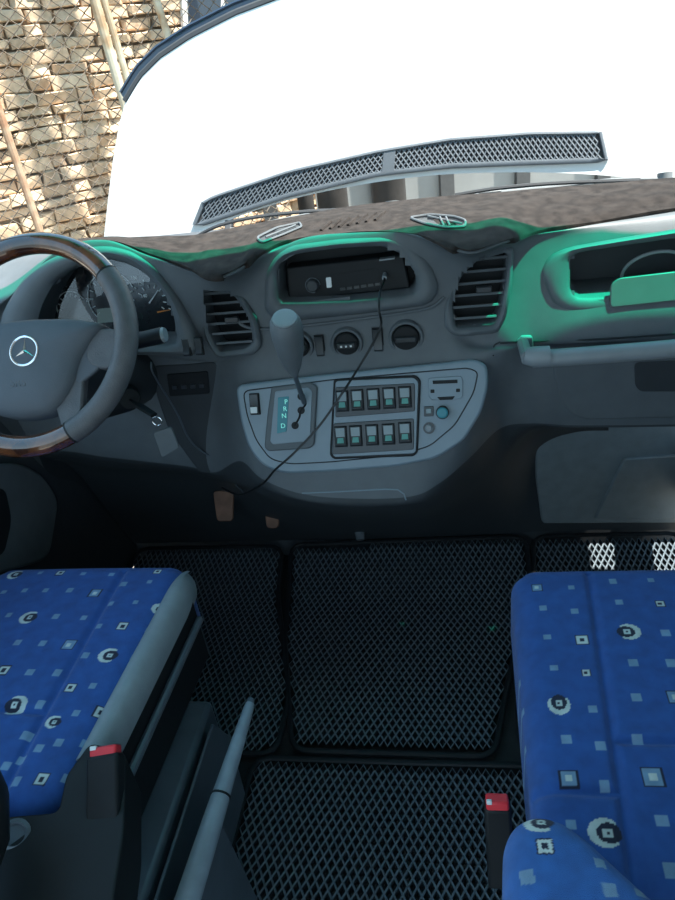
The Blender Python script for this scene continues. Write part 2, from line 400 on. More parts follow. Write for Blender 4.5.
arc(mb, 72, 308, .036, 30, 190, pG, nF); ticks(mb, 72, 308, .026, .032, 35, 185, 7, pG, nF)
arc(mb, 112, 298, .056, 20, 230, pG, nF); ticks(mb, 112, 298, .044, .052, -30, 220, 13, pG, nF)
ticks(mb, 152, 300, .026, .033, -40, 150, 8, pG, nF); ticks(mb, 152, 300, .041, .046, -30, 140, 6, pG, nF)
mb.build('gauge_markings', m_white, dash)
mb = MB(); c = on([(150, 303)], pG, nF)[0]; F_ = frame(c, nF)
mb.tube([F_ @ Vc((0, 0, .004)), F_ @ Vc((.025, .026, .004))], [.0018, .0008], 5); mb.build('gauge_needle', m_white, dash)
mb = MB(); c = on([(158, 312)], pG, nF)[0]; F_ = frame(c, nF)
mb.tube([F_ @ Vc((0, 0, .004)), F_ @ Vc((.03, .003, .004))], [.0018, .0008], 5); mb.build('gauge_needle', m_orange, dash)
mb = MB(); mb.prism(on(rnd([(97, 309), (128, 306), (127, 321), (98, 323)], 1), pG, nF), nF*.002); mb.build('odometer_display', m_lcd, dash)
for i, s_ in enumerate(('20', '40', '60', '80')):
    text(s_, (88, 89, 95, 106)[i], (300, 286, 276, 270)[i], pG, nF, .010, m_white, dash, 'gauge_number')
for i, s_ in enumerate(('100', '120', '140')):
    text(s_, (134, 141, 144)[i], (278, 284, 296)[i], pG, nF, .010, m_white, dash, 'gauge_number')
pK = Vc((0, 1.35, 1.0)); mb = MB(); mb.cap(on(clusterI, pK, nC)); mb.build('instrument_lens', m_lens, dash)

# --- centre: radio surround
nR = Vc((0, -1, .06)).normalized(); oR = Vc((0, 1.318, 1.0))
radioO = rnd([(264, 312), (266, 272), (276, 255), (292, 245), (340, 239), (392, 235), (412, 241), (430, 262), (440, 290), (430, 305), (360, 314), (280, 322)], 8)
bezel('radio_surround', radioO, radioI, oR, nR, .075, m_dash, dash, lift=.010, backmat=m_black)
# seam ridge below it
mb = MB(); mb.tube(spline(surf([(236, 316), (243, 325), (262, 329), (300, 326), (350, 320), (400, 313), (430, 307), (444, 297)], .002), 6), .0035, 8); mb.build('trim_ridge', m_dash, dash)
# round controls and small rockers
nK = Vc((0, -1, 0))
for px, py, r in ((298, 346, .034), (347, 343, .034), (406, 337, .036)):
    p, n = pl(px, py, nK, .0); F_ = frame(p, n)
    mb = MB(); mb.lathe(F_, [(r, -.02), (r, .004), (r-.002, .007), (r-.006, .007), (r-.009, .001), (r-.009, -.01)], 36); kb = mb.build('rotary_control', m_dash, dash)
    mb = MB(); mb.lathe(F_, [(r-.009, -.012), (r-.0095, .006), (r-.012, .009), (.002, .010)], 36); mb.build('dial', m_black, kb)
    mb = MB(); mb.box((0, 0, .014), (2*r-.03, .011, .010), F_); mb.build('grip_bar', m_rocker, kb, bevel=.002)
    mb = MB()
    for k in (-1, 0, 1): mb.box((k*.010, .0, .0195), (.004, .004, .0008), F_)
    if px == 347: mb.build('printed_symbol', m_white, kb)
def rocker(px, py, w, h, n, parent, face=m_rocker, icon=None, lift=.001, name='rocker_switch'):
    p, n = pl(px, py, n, lift) if not isinstance(n, tuple) or len(n) != 2 else (on([(px, py)], *n)[0], Vc(n[1]).normalized())
    F_ = frame(p, n); mb = MB(); mb.box((0, 0, .001), (w+.004, h+.004, .004), F_)
    b = mb.build(name, m_black, parent, bevel=.001)
    mb = MB(); P = [(-h/2, .003), (h/2, .006), (h/2, .008), (0, .0065), (-h/2+.004, .012), (-h/2, .010)]
    mb.prism([F_ @ Vc((-w/2, a, b_)) for a, b_ in P], F_.to_3x3() @ Vc((w, 0, 0))); mb.build('rocker', face, b, bevel=.0007)
    return b, F_
for q in ((187, 347), (199.5, 346)):
    rocker(q[0], q[1], .014, .034, (oC+nC*.006, nC), dash)
rocker(320, 345, .016, .042, (0, -1, 0), dash); rocker(378, 339, .018, .046, (0, -1, 0), dash)

# --- centre console plate (tilted back)
nP = Vc((0, -1, .40)).normalized(); oP = at(365, 430, y=1.228)
plate = rnd([(235, 385), (330, 374), (420, 365), (474, 359), (487, 364), (489, 385), (482, 412), (464, 441), (436, 459), (395, 467), (330, 472), (284, 474), (262, 466), (248, 448), (240, 420)], 9, 5)
MB().prism(on(plate, oP, nP), nP*-.03).build('console_panel', m_panel, dash, bevel=.006, seg=3)
inner = rnd([(243, 391), (330, 380), (420, 372), (468, 368), (478, 372), (474, 392), (455, 425), (430, 446), (400, 455), (330, 462), (290, 464), (270, 459), (256, 440), (247, 415)], 7, 5)
sm = MB(); sm.tube([p+nP*.0003 for p in on(inner+inner[:1], oP, nP)], .0014, 5, caps=False); sm.build('panel_seam', m_seam, dash)
PP = (oP+nP*.0005, nP)
def plq(name, pts, h, mat, parent, r=1.5, bevel=.001, back=.002, base=0):
    return MB().prism([p+nP*base for p in on(rnd(pts, r, 3), *PP)], nP*h).build(name, mat, parent, bevel=bevel)
rk, F_ = rocker(255, 404, .018, .042, PP, dash); mb = MB(); mb.box((0, -.012, .0125), (.015, .013, .003), F_); mb.build('button_cap', m_white, rk, bevel=.001)
# gear selector plate
gp = plq('gear_plate', [(272, 387), (311, 382), (318, 386), (315, 444), (311, 448), (269, 451), (265, 447), (268, 415)], .007, m_dash, dash, 3, .003)
plq('gear_plate_inset', [(276, 391), (309, 387), (313, 391), (311, 438), (307, 441), (274, 444), (271, 441)], .0085, m_panel, gp, 2, .001)
plq('indicator_window', [(279, 397), (290, 396), (287.5, 431), (278, 433)], .0095, m_teal, gp, 1, .0006)
for s_, x, y in (('P', 286, 402), ('R', 285, 409), ('N', 284, 416), ('D', 283, 426)):
    text(s_, x, y, PP[0]+nP*.0099, nP, .014, m_letter, gp, 'gear_letter')
mb = MB()
zz = [(302, 396), (307, 403), (302, 410), (300.5, 417), (296, 425)]
P = spline([p+nP*.0088 for p in on(zz, *PP)], 4); F_ = frame((0, 0, 0), nP)
mb.tube(P, .0035, 8, sq=.3); 
for q in (0, 2, 4):
    mb.lathe(frame(on([zz[q]], *PP)[0]+nP*.0080, nP), [(.008, 0), (.008, .0016)], 14)
mb.build('selector_slot', m_black, gp)
# switch bank
sb = plq('switch_bank', [(334, 379), (416, 375), (421, 380), (418, 452), (414, 456), (334, 459), (330, 455)], .005, m_black, dash, 3, .002)
plq('bank_surround', [(336, 381), (414, 377.5), (418.5, 382), (416, 451), (413, 453), (335, 456.5), (332.5, 453)], .0065, m_panel, sb, 3, .001)
plq('row_carrier', [(336, 387), (415, 383), (415, 411), (336, 417)], .009, m_rocker, sb, 2, .001)
plq('row_carrier', [(334, 423), (414, 418), (414, 449), (333, 454)], .009, m_rocker, sb, 2, .001)
for (xs_, dy) in (((342.5, 357.5, 373.5, 389.3, 405), (401, 400, 399, 398, 397)), ((341, 356, 372.2, 388.6, 405), (436.5, 435.7, 434.8, 434, 432.5))):
    for x, y in zip(xs_, dy):
        r_, F_ = rocker(x, y, .0225, .040, (PP[0]+nP*.008, nP), sb, m_rocker)
        mb = MB(); mb.prism([F_ @ Vc(p) for p in ((-.009, .0185, .0083), (.009, .0185, .0083), (.009, 0, .0069), (-.009, 0, .0069))], nP*.0006); mb.build('rocker_window', m_rockface, r_)
        mb = MB(); mb.prism([F_ @ Vc(p) for p in ((-.006, -.002, .0082), (.006, -.002, .0082), (.007, -.0125, .0120), (-.007, -.0125, .0120))], nP*.0006); mb.build('lit_symbol', m_icon, r_)
# card slot module
cm = plq('card_reader', [(428, 378), (461, 376), (463, 380), (462.5, 397), (459, 399), (432, 400), (429, 397)], .003, m_panel, dash, 3, .001)
plq('card_slot', [(432.5, 380.5), (457.5, 379.5), (457.5, 383), (433, 384)], .0036, m_black, cm, .5, .0003)
plq('card_slot', [(437, 397), (455, 396), (452.5, 399.5), (440, 400)], .0036, m_black, cm, .5, .0003)
plq('fixing_hole', [(430.5, 389.5), (434.5, 389.3), (434.5, 392.8), (430.5, 393)], .0036, m_black, cm, .8, .0003)
plq('fixing_hole', [(456, 388.6), (460, 388.4), (460, 391.8), (456, 392)], .0036, m_black, cm, .8, .0003)
mb = MB(); disc(mb, 442.5, 412, .013, *PP, h=.016); o = mb.build('adjuster_knob', m_black, dash, bevel=.002)
mb = MB(); p = on([(442.5, 412)], *PP)[0]+nP*.016; mb.lathe(frame(p, nP), [(.0115, 0), (.011, .002), (.008, .003)], 20); mb.build('knob_cap', m_teal, o)
b = plq('push_button', [(424, 406.5), (433.5, 406), (433.5, 416), (424, 416.5)], .003, m_rocker, dash, 1, .001); plq('button_cap', [(426, 408.5), (431.5, 408), (431.5, 413), (426, 413.5)], .006, m_rockface, b, 1, .001)
mb = MB(); disc(mb, 429, 428, .012, *PP, h=.003); o = mb.build('push_button', m_rocker, dash, bevel=.001)
mb = MB(); p = on([(429, 428)], *PP)[0]+nP*.003; mb.lathe(frame(p, nP), [(.008, 0), (.008, .002), (.005, .004)], 20); mb.build('button_cap', m_grey, o)
# tray line under the console
mb = MB(); mb.tube(surf([(302, 493), (340, 491.5), (385, 489), (398, 489.5), (404, 494), (406, 500)], .001), .0016, 6); mb.build('ashtray_seam', m_panel, dash)

mb = MB(); p = at(360, 532, y=1.56); mb.tube([p+Vc((0, .06, .03)), p, p+Vc((.002, -.02, -.012))], [.012, .016, .012], 10, sq=.7); mb.build('release_handle', m_dash, dash)
# --- vents
def vent(name, outer, inner, n, cpx, nsl, dashp=.055):
    o, n = pl(*cpx, n, .004)
    ob, deep = bezel(name, outer, inner, o, n, dashp, m_dash, dash, lift=.007, backmat=m_black)
    I = on(angsamp(inner, cpx, 90), o, n); zmin = min(p.z for p in I); zmax = max(p.z for p in I)
    for k in range(nsl):
        z = zmin+(zmax-zmin)*(k+.6)/(nsl+.1); xs_ = []
        for i in range(len(I)):
            a, b = I[i-1], I[i]
            if (a.z > z) != (b.z > z): t = (z-a.z)/(b.z-a.z); xs_.append(a.lerp(b, t))
        if len(xs_) < 2: continue
        a, b = min(xs_, key=lambda p: p.x), max(xs_, key=lambda p: p.x)
        mb = MB(); y0 = (a.y+b.y)/2+.004
        mb.prism([Vc((a.x, y0, z+.0005)), Vc((a.x, y0+.003, z+.005)), Vc((a.x, y0+.03, z-.006)), Vc((a.x, y0+.028, z-.009))], (b.x-a.x, 0, 0)); mb.build('slat', m_dash, ob, bevel=.0008)
    c = on([cpx], o, n)[0]; mb = MB(); mb.box((c.x+.004, c.y+.004, c.z+.004), (.030, .012, .012)); mb.build('slat_tab', m_rocker, ob, bevel=.002)
    return ob
ventLO = rnd([(197, 290), (212, 284), (230, 286), (245, 298), (258, 322), (262, 346), (254, 355), (217, 359), (205, 338)], 6)
vent('air_vent', ventLO, ventLI, (0, -1, .15), (230, 322), 6)
ventRO = rnd([(474, 252), (490, 247), (514, 246), (512, 285), (506, 318), (498, 333), (456, 337), (444, 328), (444, 306), (455, 274)], 6)
vent('air_vent', ventRO, ventRI, (0, -1, .25), (482, 292), 6)

# --- passenger side: cubby with flap, glove box, grab handle
oQ, nQ = pl(555, 285, (0, -1, .28), .002)
cubbyO = rnd([(541, 272), (548, 256), (568, 247), (620, 238), (675, 229), (775, 213), (775, 296), (675, 307), (610, 313), (572, 314), (552, 303)], 8)
bezel('cubby_surround', cubbyO, cubbyI, oQ, nQ, .11, m_dash, dash, lift=.008, backmat=m_dashlow)
cb = at(655, 272, y=1.40); mb = MB(); mb.tube([cb+Vc((.062*math.cos(t*math.pi/24), -.02*math.sin(t*math.pi/24), .046*math.sin(t*math.pi/24))) for t in range(0, 49)], .0035, 8); mb.build('cup_ring', m_grey, dash)
flap = rnd([(610, 308), (611, 284), (619, 278), (675, 271.5), (770, 260), (770, 289), (675, 301)], 5)
MB().prism(on(flap, oQ+nQ*.014, nQ), nQ*-.008).build('cubby_flap', m_green, dash, bevel=.002)
def seam(name, pts, r=.0016, mat=m_seam, lift=.0005, n=8): 
    return MB().tube(spline(surf(pts, lift), n), r, 6).build(name, mat, dash)
seam('panel_seam', [(500, 343), (540, 341), (600, 339), (675, 334), (745, 330)], .002)
seam('panel_seam', [(493, 356), (494, 346), (500, 342)], .0016)
gl = rnd([(551, 362), (675, 356), (760, 352), (760, 416), (675, 418), (585, 420), (572, 415), (560, 400)], 6)
oG, nG = pl(620, 385, (0, -1, -.14), .002)
gb = MB().prism(on(gl, oG, nG), nG*-.02).build('glove_box_door', m_dash, dash, bevel=.004, seg=3)
rc = rnd([(634, 362), (745, 357), (745, 388), (675, 391), (640, 391), (635, 385)], 5)
MB().prism(on(rc, oG+nG*.0005, nG), nG*.003).build('door_handle_recess', m_dashlow, gb, bevel=.002)
# grab handle
yb = 1.245
P = [at(x, y, y=yb) for x, y in ((533, 359), (560, 357.5), (620, 353), (675, 348.5), (745, 343))]
mb = MB(); mb.tube(spline(P, 6), .0175, 14); gh = mb.build('grab_handle', m_grey, dash)
mb = MB(); mb.tube([at(526, 357, y=yb)+Vc((0, .004, 0)), at(534, 357, y=yb), at(549, 356.4, y=yb)], [.017, .021, .021], 14); mb.build('handle_sleeve', m_grey, gh, bevel=.002)
mb = MB(); mb.prism(on(rnd([(520, 337), (533, 337), (534, 352), (531, 366), (522, 365)], 3), *pl(527, 345, (0, -1, 0), .006)), (0, .02, 0)); p0 = at(527, 357, y=yb)
mb.tube([p0, p0+Vc((0, .085, .0))], .012, 10); mb.build('handle_bracket', m_grey, gh, bevel=.003)
# lower footwell panel with raised shape
MB().prism(on(rnd([(535, 432), (600, 416), (780, 410), (780, 523), (542, 524), (536, 480)], 4), *pl(650, 480, (0, -1, -.09), .022)), (0, .03, 0)).build('footwell_panel', m_foot_lit, dash, bevel=.006, seg=3)
fw = rnd([(624, 459), (700, 453), (770, 450), (770, 520), (594, 520)], 4)
o_, n_ = pl(650, 490, (0, -1, -.09), .028); MB().prism(on(fw, o_, n_), (0, .03, 0)).build('footwell_cover', m_foot_lit, dash, bevel=.006, seg=3)

# --- lower left: dark fascia panel and steering column
o_, n_ = pl(190, 400, (0, -1, -.05), .004)
fp = MB().prism(on(rnd([(152, 366), (214, 362), (222, 366), (232, 400), (240, 440), (258, 470), (200, 474), (168, 430), (156, 395)], 5), o_, n_), (0, .03, 0)).build('lower_fascia', m_dashlow, dash, bevel=.004)
MB().prism(on(rnd([(167, 374), (208, 371), (210, 393), (170, 396)], 2), o_+n_*.0005, n_), n_*.003).build('socket_panel', m_black, fp, bevel=.001)
mb = MB()
for k in range(4): mb.box((0, 0, 0), (.012, .010, .006), frame(on([(175+k*9, 387-k*.5)], o_+n_*.004, n_)[0], n_))
mb.build('socket_buttons', m_rocker, fp, bevel=.001)

# --- dashboard mat (velour), lying on the top moulding
mr = []
for j in range(0, 22):
    r = []
    for i in range(NI):
        p = rows[j][i]; a = rows[max(j-1, 0)][i]-rows[j+1][i]; b = rows[j][max(i-1, 0)]-rows[j][min(i+1, NI-1)]
        n = b.cross(a)
        if n.length < 1e-9: n = Vc((0, 0, 1))
        n.normalize()
        if n.z < 0: n = -n
        r.append(p+n*(.006+.0015*math.sin(i*.35)*math.sin(j*.8)))
    mr.append(r)
i0 = next(i for i in range(NI) if proj(rows[10][i])[0] > 66)
mr = [r[i0:] for r in mr]
mb = MB(); bot = [[p-Vc((0, 0, .005)) for p in r] for r in mr]
mb.grid(mr); mb.grid([mr[-1], bot[-1]]); mb.grid([mr[0], bot[0]]); mb.grid([[r[0] for r in mr], [r[0] for r in bot]])
o = mb.build('dashboard_mat', m_mat, None, ang=60); tag(o, 'brown velour dashboard mat lying over the top of the dashboard', 'dash mat')
BVM = BVHTree.FromPolygons([tuple(v) for v in mb.v], mb.f)
def msurf(pts, lift=.001):
    out = []
    for p in pts:
        h = BVM.ray_cast(CO, ray(*p).normalized()); q = h[0] if h[0] else at(p[0], p[1], z=1.06); out.append(q+Vc((0, 0, lift)))
    return out
def topvent(name, pts, slots):
    P = msurf(pts, .003); c = sum(P, Vc())/len(P)
    mb = MB(); mb.tube(P+P[:1], .0025, 6, caps=False); ob = mb.build(name, m_dash, dash)
    mb = MB(); mb.cap([p-Vc((0, 0, .0015)) for p in P]); mb.build('vent_recess', m_gloss, ob)
    for s_ in slots:
        mb = MB(); mb.tube(msurf(s_, .004), .0022, 6); mb.build('vent_fin', m_dash, ob)
topvent('defroster_vent', rnd([(409, 219), (430, 216), (455, 218), (466, 222), (465, 228), (446, 229), (425, 225)], 5), [[(440, 219), (444, 228)], [(446, 219), (450, 228)], [(428, 218), (462, 226)]])
topvent('defroster_vent', rnd([(257, 239), (277, 229), (300, 224), (302, 228), (283, 236), (262, 244)], 4), [[(266, 239), (296, 227)]])
mb = MB()
for k in range(7):
    x = 325+k*9; y = 231-k*1.7; mb.tube(msurf([(x-4, y), (x+6, y-9)], .001), .0035, 5)
mb.build('speaker_slots', m_mat, dash)

# ------------------------------------------------------------------ radio, plugged cables
rad = thing('car_radio', at(350, 283, y=1.36), 'black car radio recessed in the middle of the dashboard', 'radio')
oRd = Vc((0, 1.352, 1.0)); nRd = Vc((0, -1, .05)).normalized()
MB().prism(on(rnd([(286, 268), (403, 255), (410, 288), (289, 301)], 2), oRd, nRd), (0, .04, 0)).build('faceplate', m_black, rad, bevel=.003)
MB().prism(on(rnd([(335, 274), (378, 268), (379, 280), (337, 286)], 1), oRd, nRd), nRd*.001).build('display', m_black, rad)
mb = MB(); mb.lathe(frame(on([(313, 285)], oRd, nRd)[0], nRd), [(.0135, 0), (.013, .010), (.010, .012)], 24); mb.build('volume_knob', m_rocker, rad, bevel=.001)
mb = MB(); c = on([(313, 285)], oRd, nRd)[0]; F_ = frame(c, nRd); mb.tube([F_ @ Vc((.015*math.cos(t*.26), .015*math.sin(t*.26), .003)) for t in range(20)], .0008, 4); mb.build('knob_ring', m_grey, rad)
MB().prism(on(rnd([(326, 277.5), (331, 277), (332, 287), (327, 287.5)], 1), oRd, nRd), nRd*.003).build('mode_button', m_white, rad)
mb = MB()
for k in range(6): mb.prism(on([(340+k*7, 288-k), (345+k*7, 287.3-k), (345.3+k*7, 290-k), (340.3+k*7, 290.7-k)], oRd, nRd), nRd*.002)
mb.build('preset_buttons', m_rocker, rad)
MB().prism(on([(380, 257.5), (395, 255.7), (395, 257), (380, 258.8)], oRd, nRd), nRd*.02).build('disc_slot', m_grey, rad)
c0 = on([(385, 274)], oRd, nRd)[0]
cab = thing('audio_cable', c0, 'thin black cable plugged into the radio, hanging down across the switch panel', 'cable')
mb = MB(); mb.tube([c0+Vc((0, -.002, 0)), c0+Vc((0, -.022, -.002))], .005, 8); o = mb.build('plug', m_grey, cab)
P = [c0+Vc((0, -.02, -.002))]+[at(x, y, y=v) for x, y, v in ((384, 282, 1.32), (380, 292, 1.29), (379, 310, 1.26), (381, 325, 1.27), (372, 345, 1.25), (357, 370, 1.225), (343, 392, 1.19), (320, 425, 1.17), (295, 452, 1.15), (275, 470, 1.15), (262, 484, 1.19), (240, 495, 1.32), (222, 488, 1.40))]
mb = MB(); mb.tube(spline(P, 8), .0023, 6); mb.build('cord', m_cable, cab)
P = [at(x, y, y=v) for x, y, v in ((151, 362, 1.27), (153, 373, 1.27), (168, 398, 1.30), (178, 415, 1.31), (188, 437, 1.32), (200, 450, 1.34), (220, 462, 1.36), (232, 480, 1.40), (243, 492, 1.42))]
mb = MB(); mb.tube(spline(P, 8), .0022, 6); tag(mb.build('charging_cable', m_metal), 'thin grey cable drooping beneath the steering column towards the brake pedal', 'cable')

# ------------------------------------------------------------------ gear lever
b0 = on([(305, 402)], *PP)[0]+nP*.010
gl_ = thing('gear_lever', b0, 'black automatic gear lever with long tapered knob beside the switch panel', 'gear lever')
k0 = at(294, 373, y=1.175); k1 = at(284.5, 318, y=1.105)
mb = MB(); mb.tube([b0-nP*.002, b0.lerp(k0, .5), k0], [.0055, .005, .0048], 10); mb.build('rod', m_metal, gl_)
mb = MB(); ks = [k0.lerp(k1, t) for t in (-.02, .03, .1, .25, .45, .65, .82, .92, .98, 1.0)]
mb.tube(ks, [.009, .0105, .0145, .020, .0255, .0285, .0295, .0280, .0235, .012], 20); mb.build('knob', m_knob, gl_)
mb = MB(); ax = (k1-k0).normalized(); mb.tube([k1-ax*.006, k1+ax*.0006, k1+ax*.0012], [.0215, .0215, .017], 20); mb.build('knob_cap', m_grey, gl_)

# ------------------------------------------------------------------ steering wheel
T = R_(37.5); CW = Vc((-.729, 1.05, .989)); RW = .197
nW = Vc((0, -math.cos(T), math.sin(T))); FW = frame(CW, nW)
sw = thing('steering_wheel', CW, 'leather and burr wood steering wheel with star emblem in front of the instruments', 'steering wheel')
def wp(r, a, h=0): return FW @ Vc((r*math.cos(R_(a)), r*math.sin(R_(a)), h))
def rimseg(name, a0, a1, mat, rr):
    n = max(6, int(abs(a1-a0)/4)); mb = MB(); mb.tube([wp(RW-.012, a0+(a1-a0)*i/n) for i in range(n+1)], rr, 16, sq=1.0); return mb.build(name, mat, sw, ang=50)
rimseg('leather_rim', -62, 38, m_rim, .0205); rimseg('leather_rim', 142, 242, m_rim, .0205)
rimseg('wood_rim', 38, 142, m_wood, .0192); rimseg('wood_rim', 242, 298, m_wood, .0192)
for a in (38, 142, 242, 298): rimseg('rim_joint', a-.5, a+.5, m_black, .0208)
# hub and spokes: pad outline in wheel coordinates
pad = rnd([(-.150, .022), (-.10, .036), (0, .042), (.10, .036), (.150, .022), (.128, .0), (.105, -.035), (.092, -.085), (.06, -.128), (0, -.138), (-.06, -.128), (-.092, -.085), (-.105, -.035), (-.128, 0)], .03, 4)
pc = Vc((0, -.025)); lay = []
for k, h in ((1.0, -.025), (1.0, .0), (.97, .010), (.88, .018), (.7, .024), (.4, .027), (.12, .028)):
    lay.append([FW @ Vc((pc.x+(p[0]-pc.x)*k, pc.y+(p[1]-pc.y)*k, h)) for p in pad])
mb = MB(); mb.ring(lay); mb.cap(lay[-1]); mb.cap(lay[0][::-1]); mb.build('airbag_pad', m_pad, sw, ang=60)
for s_ in (-1, 1):
    P = [(s_*.118, .018), (s_*.190, .010), (s_*.186, -.045), (s_*.150, -.060), (s_*.112, -.045)]
    mb = MB(); mb.prism([FW @ Vc((a, b, .006)) for a, b in rnd(P, .02, 4)], nW*-.02); mb.build('spoke', m_rim, sw, bevel=.004)
    P = [(s_*.076, -.070), (s_*.11, -.055), (s_*.105, -.155), (s_*.075, -.172), (s_*.05, -.10)]
    mb = MB(); mb.prism([FW @ Vc((a, b, .004)) for a, b in rnd(P, .02, 4)], nW*-.018); mb.build('spoke', m_rim, sw, bevel=.004)
    P = [(s_*.108, -.005), (s_*.150, -.002), (s_*.142, -.052), (s_*.095, -.085), (s_*.092, -.05)]
    mb = MB(); mb.prism([FW @ Vc((a, b, .005)) for a, b in rnd(P, .015, 4)], nW*-.01); mb.build('horn_button', m_pad, sw, bevel=.003)
eo = FW @ Vc((.010, -.022, .0270)); FE = frame(eo, nW)
mb = MB(); mb.tube([FE @ Vc((.0255*math.cos(i*math.pi/24), .0255*math.sin(i*math.pi/24), 0)) for i in range(49)], .0024, 8, caps=False); em = mb.build('emblem_ring', m_chrome, sw)
mb = MB()
st = []
for k in range(3):
    a = R_(90+120*k); b = R_(150+120*k); st.append((.0245*math.cos(a), .0245*math.sin(a))); st.append((.0045*math.cos(b), .0045*math.sin(b)))
n6 = 6; top = FE @ Vc((0, 0, .004)); base = [FE @ Vc((x, y, 0)) for x, y in st]
mb.add(base+[top], [(i, (i+1) % 6, 6) for i in range(6)]+[tuple(range(5, -1, -1))]); mb.build('star', m_chrome, em, smooth=False)
text('SRS', 18, 383, FW @ Vc((0, -.05, .0262)), nW, .020, m_rim, sw, 'embossed_lettering')
# column with stalk and ignition lock
scn = thing('steering_column', CW-nW*.10, 'dark steering column shroud with wiper stalk and ignition lock behind the wheel', 'steering column')
mb = MB(); A = CW-nW*.03; B = Vc((-.735, 1.40, .76))
mb.tube([A, A.lerp(B, .15), A.lerp(B, .5), B], [.055, .075, .085, .09], 20, sq=.8); mb.build('shroud', m_dashlow, scn)
s0 = CW-nW*.06+Vc((.05, 0, -.01)); s1 = at(163, 335, y=1.12)
mb = MB(); mb.tube([s0, s0.lerp(s1, .45), s0.lerp(s1, .62), s1], [.010, .012, .019, .0195], 12, sq=.75); mb.build('stalk', m_black, scn)
mb = MB(); d_ = (s1-s0).normalized(); mb.tube([s1-d_*.001, s1+d_*.005], [.019, .016], 12, sq=.75); mb.build('stalk_end', m_grey, scn)
i0_ = at(122, 405, y=1.22); i1_ = at(134, 396, y=1.20)
mb = MB(); mb.tube([at(105, 398, y=1.30), at(128, 398, y=1.215), at(130, 399, y=1.205)], [.045, .028, .021], 18); mb.build('ignition_lock', m_black, scn)
k0_ = at(130, 400, y=1.203); key = thing('ignition_key', k0_, 'car key in the ignition with a flat grey tag hanging from it', 'key')
mb = MB(); kd = at(154, 415, y=1.15); mb.tube([k0_, k0_.lerp(kd, .25), k0_.lerp(kd, .4), kd], [.003, .004, .009, .008], 8, sq=.6); mb.build('key_head', m_black, key)
mb = MB(); c = at(157, 421, y=1.15); mb.tube([c+Vc((.010*math.cos(i*.5236), 0, .010*math.sin(i*.5236))) for i in range(13)], .0012, 6); mb.build('key_ring', m_chrome, key)
mb = MB(); mb.prism([at(x, y, y=1.15) for x, y in rnd([(153, 433), (171, 427), (179, 448), (162, 458)], 3)], (0, .005, 0)); mb.build('key_tag', m_tagm, key, bevel=.001)

# ------------------------------------------------------------------ pedals
for px, py, w, h, lab, yy in ((223, 506, .060, .085, 'worn brown brake pedal above the driver floor mat', 1.47), (271, 515, .045, .075, 'narrow worn brown accelerator pedal right of the brake pedal', 1.50)):
    c = at(px, py, y=yy); n = Vc((0, -.8, .6)).normalized(); t = thing('brake_pedal' if px < 250 else 'accelerator_pedal', c, lab, 'pedal'); F_ = frame(c, n)
    P = rnd([(-w/2, h/2), (w/2, h/2), (w/2*.9, -h/2), (-w/2*.6, -h/2)], .012, 4)
    mb = MB(); mb.prism([F_ @ Vc((a, b, 0)) for a, b in P], n*-.012); mb.build('pedal_pad', m_brown, t, bevel=.003)
    mb = MB(); mb.tube([c-n*.01, c+Vc((0, .06, .05)), c+Vc((0, .12, .2))], .009, 8); mb.build('pedal_arm', m_metal, t)

# ------------------------------------------------------------------ floor mats with moulded diamond cells
def zfl(x, y): return .018+(max(0, y-1.38)**2)*.9
def mat_(outline, label, name='floor_mat', cw=.0175, chh=.031, off=(0, 0)):
    P = [Vc(p) for p in outline]; x0 = min(p.x for p in P); x1 = max(p.x for p in P); y0 = min(p.y for p in P); y1 = max(p.y for p in P)
    t = thing(name, ((x0+x1)/2, (y0+y1)/2, 0), label, 'floor mat', None)
    OL = [(p.x, p.y) for p in P]; cells = MB(); TOP, DEP = .0, .008
    ny = int((y1-y0)/(chh/2))+2; nx = int((x1-x0)/cw)+2
    for j in range(ny):
        cy = y0+j*chh/2+off[1]
        for i in range(nx):
            cx = x0+i*cw+(cw/2 if j % 2 else 0)+off[0]
            if not all(inpoly(cx+dx, cy+dy, OL) for dx, dy in ((cw*.55, 0), (-cw*.55, 0), (0, chh*.55), (0, -chh*.55))): continue
            Z = zfl(cx, cy); D = [(cw/2, 0), (0, chh/2), (-cw/2, 0), (0, -chh/2)]
            vs = [Vc((cx+a, cy+b, zfl(cx+a, cy+b))) for a, b in D]+[Vc((cx+a*.74, cy+b*.74, zfl(cx+a*.74, cy+b*.74)+.001)) for a, b in D]+[Vc((cx+a*.66, cy+b*.66, Z-.010)) for a, b in D]
            fs = []
            for k in range(4):
                l = (k+1) % 4; fs += [(k, l, 4+l, 4+k), (4+k, 4+l, 8+l, 8+k)]
            fs.append((8, 9, 10, 11)); cells.add(vs, fs)
    o_ = cells.build('cell_surface', m_eva, t, smooth=False, recalc=False); o_.data.materials.append(m_pit_shade); o_.data.polygons.foreach_set('material_index', [0 if (i_ % 9) in (0, 2, 4, 6) else 1 for i_ in range(len(o_.data.polygons))])
    rim = resamp([(p.x, p.y, 0) for p in P], 120); rim = [Vc((p.x, p.y, zfl(p.x, p.y)-.001)) for p in rim]
    mb = MB(); mb.tube(rim+rim[:1], .007, 8, sq=.7, caps=False); mb.build('edge_binding', m_black, t)
    return t
def rr(pts, r=.04): return rnd(pts, r, 5)
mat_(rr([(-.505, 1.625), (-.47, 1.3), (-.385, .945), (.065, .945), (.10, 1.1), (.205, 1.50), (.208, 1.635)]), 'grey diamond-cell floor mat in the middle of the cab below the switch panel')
mat_(rr([(-1.02, 1.62), (-1.02, .93), (-.42, .935), (-.42, 1.1), (-.52, 1.45), (-.53, 1.62)]), 'grey diamond-cell floor mat under the pedals in the driver footwell', off=(.004, .006))
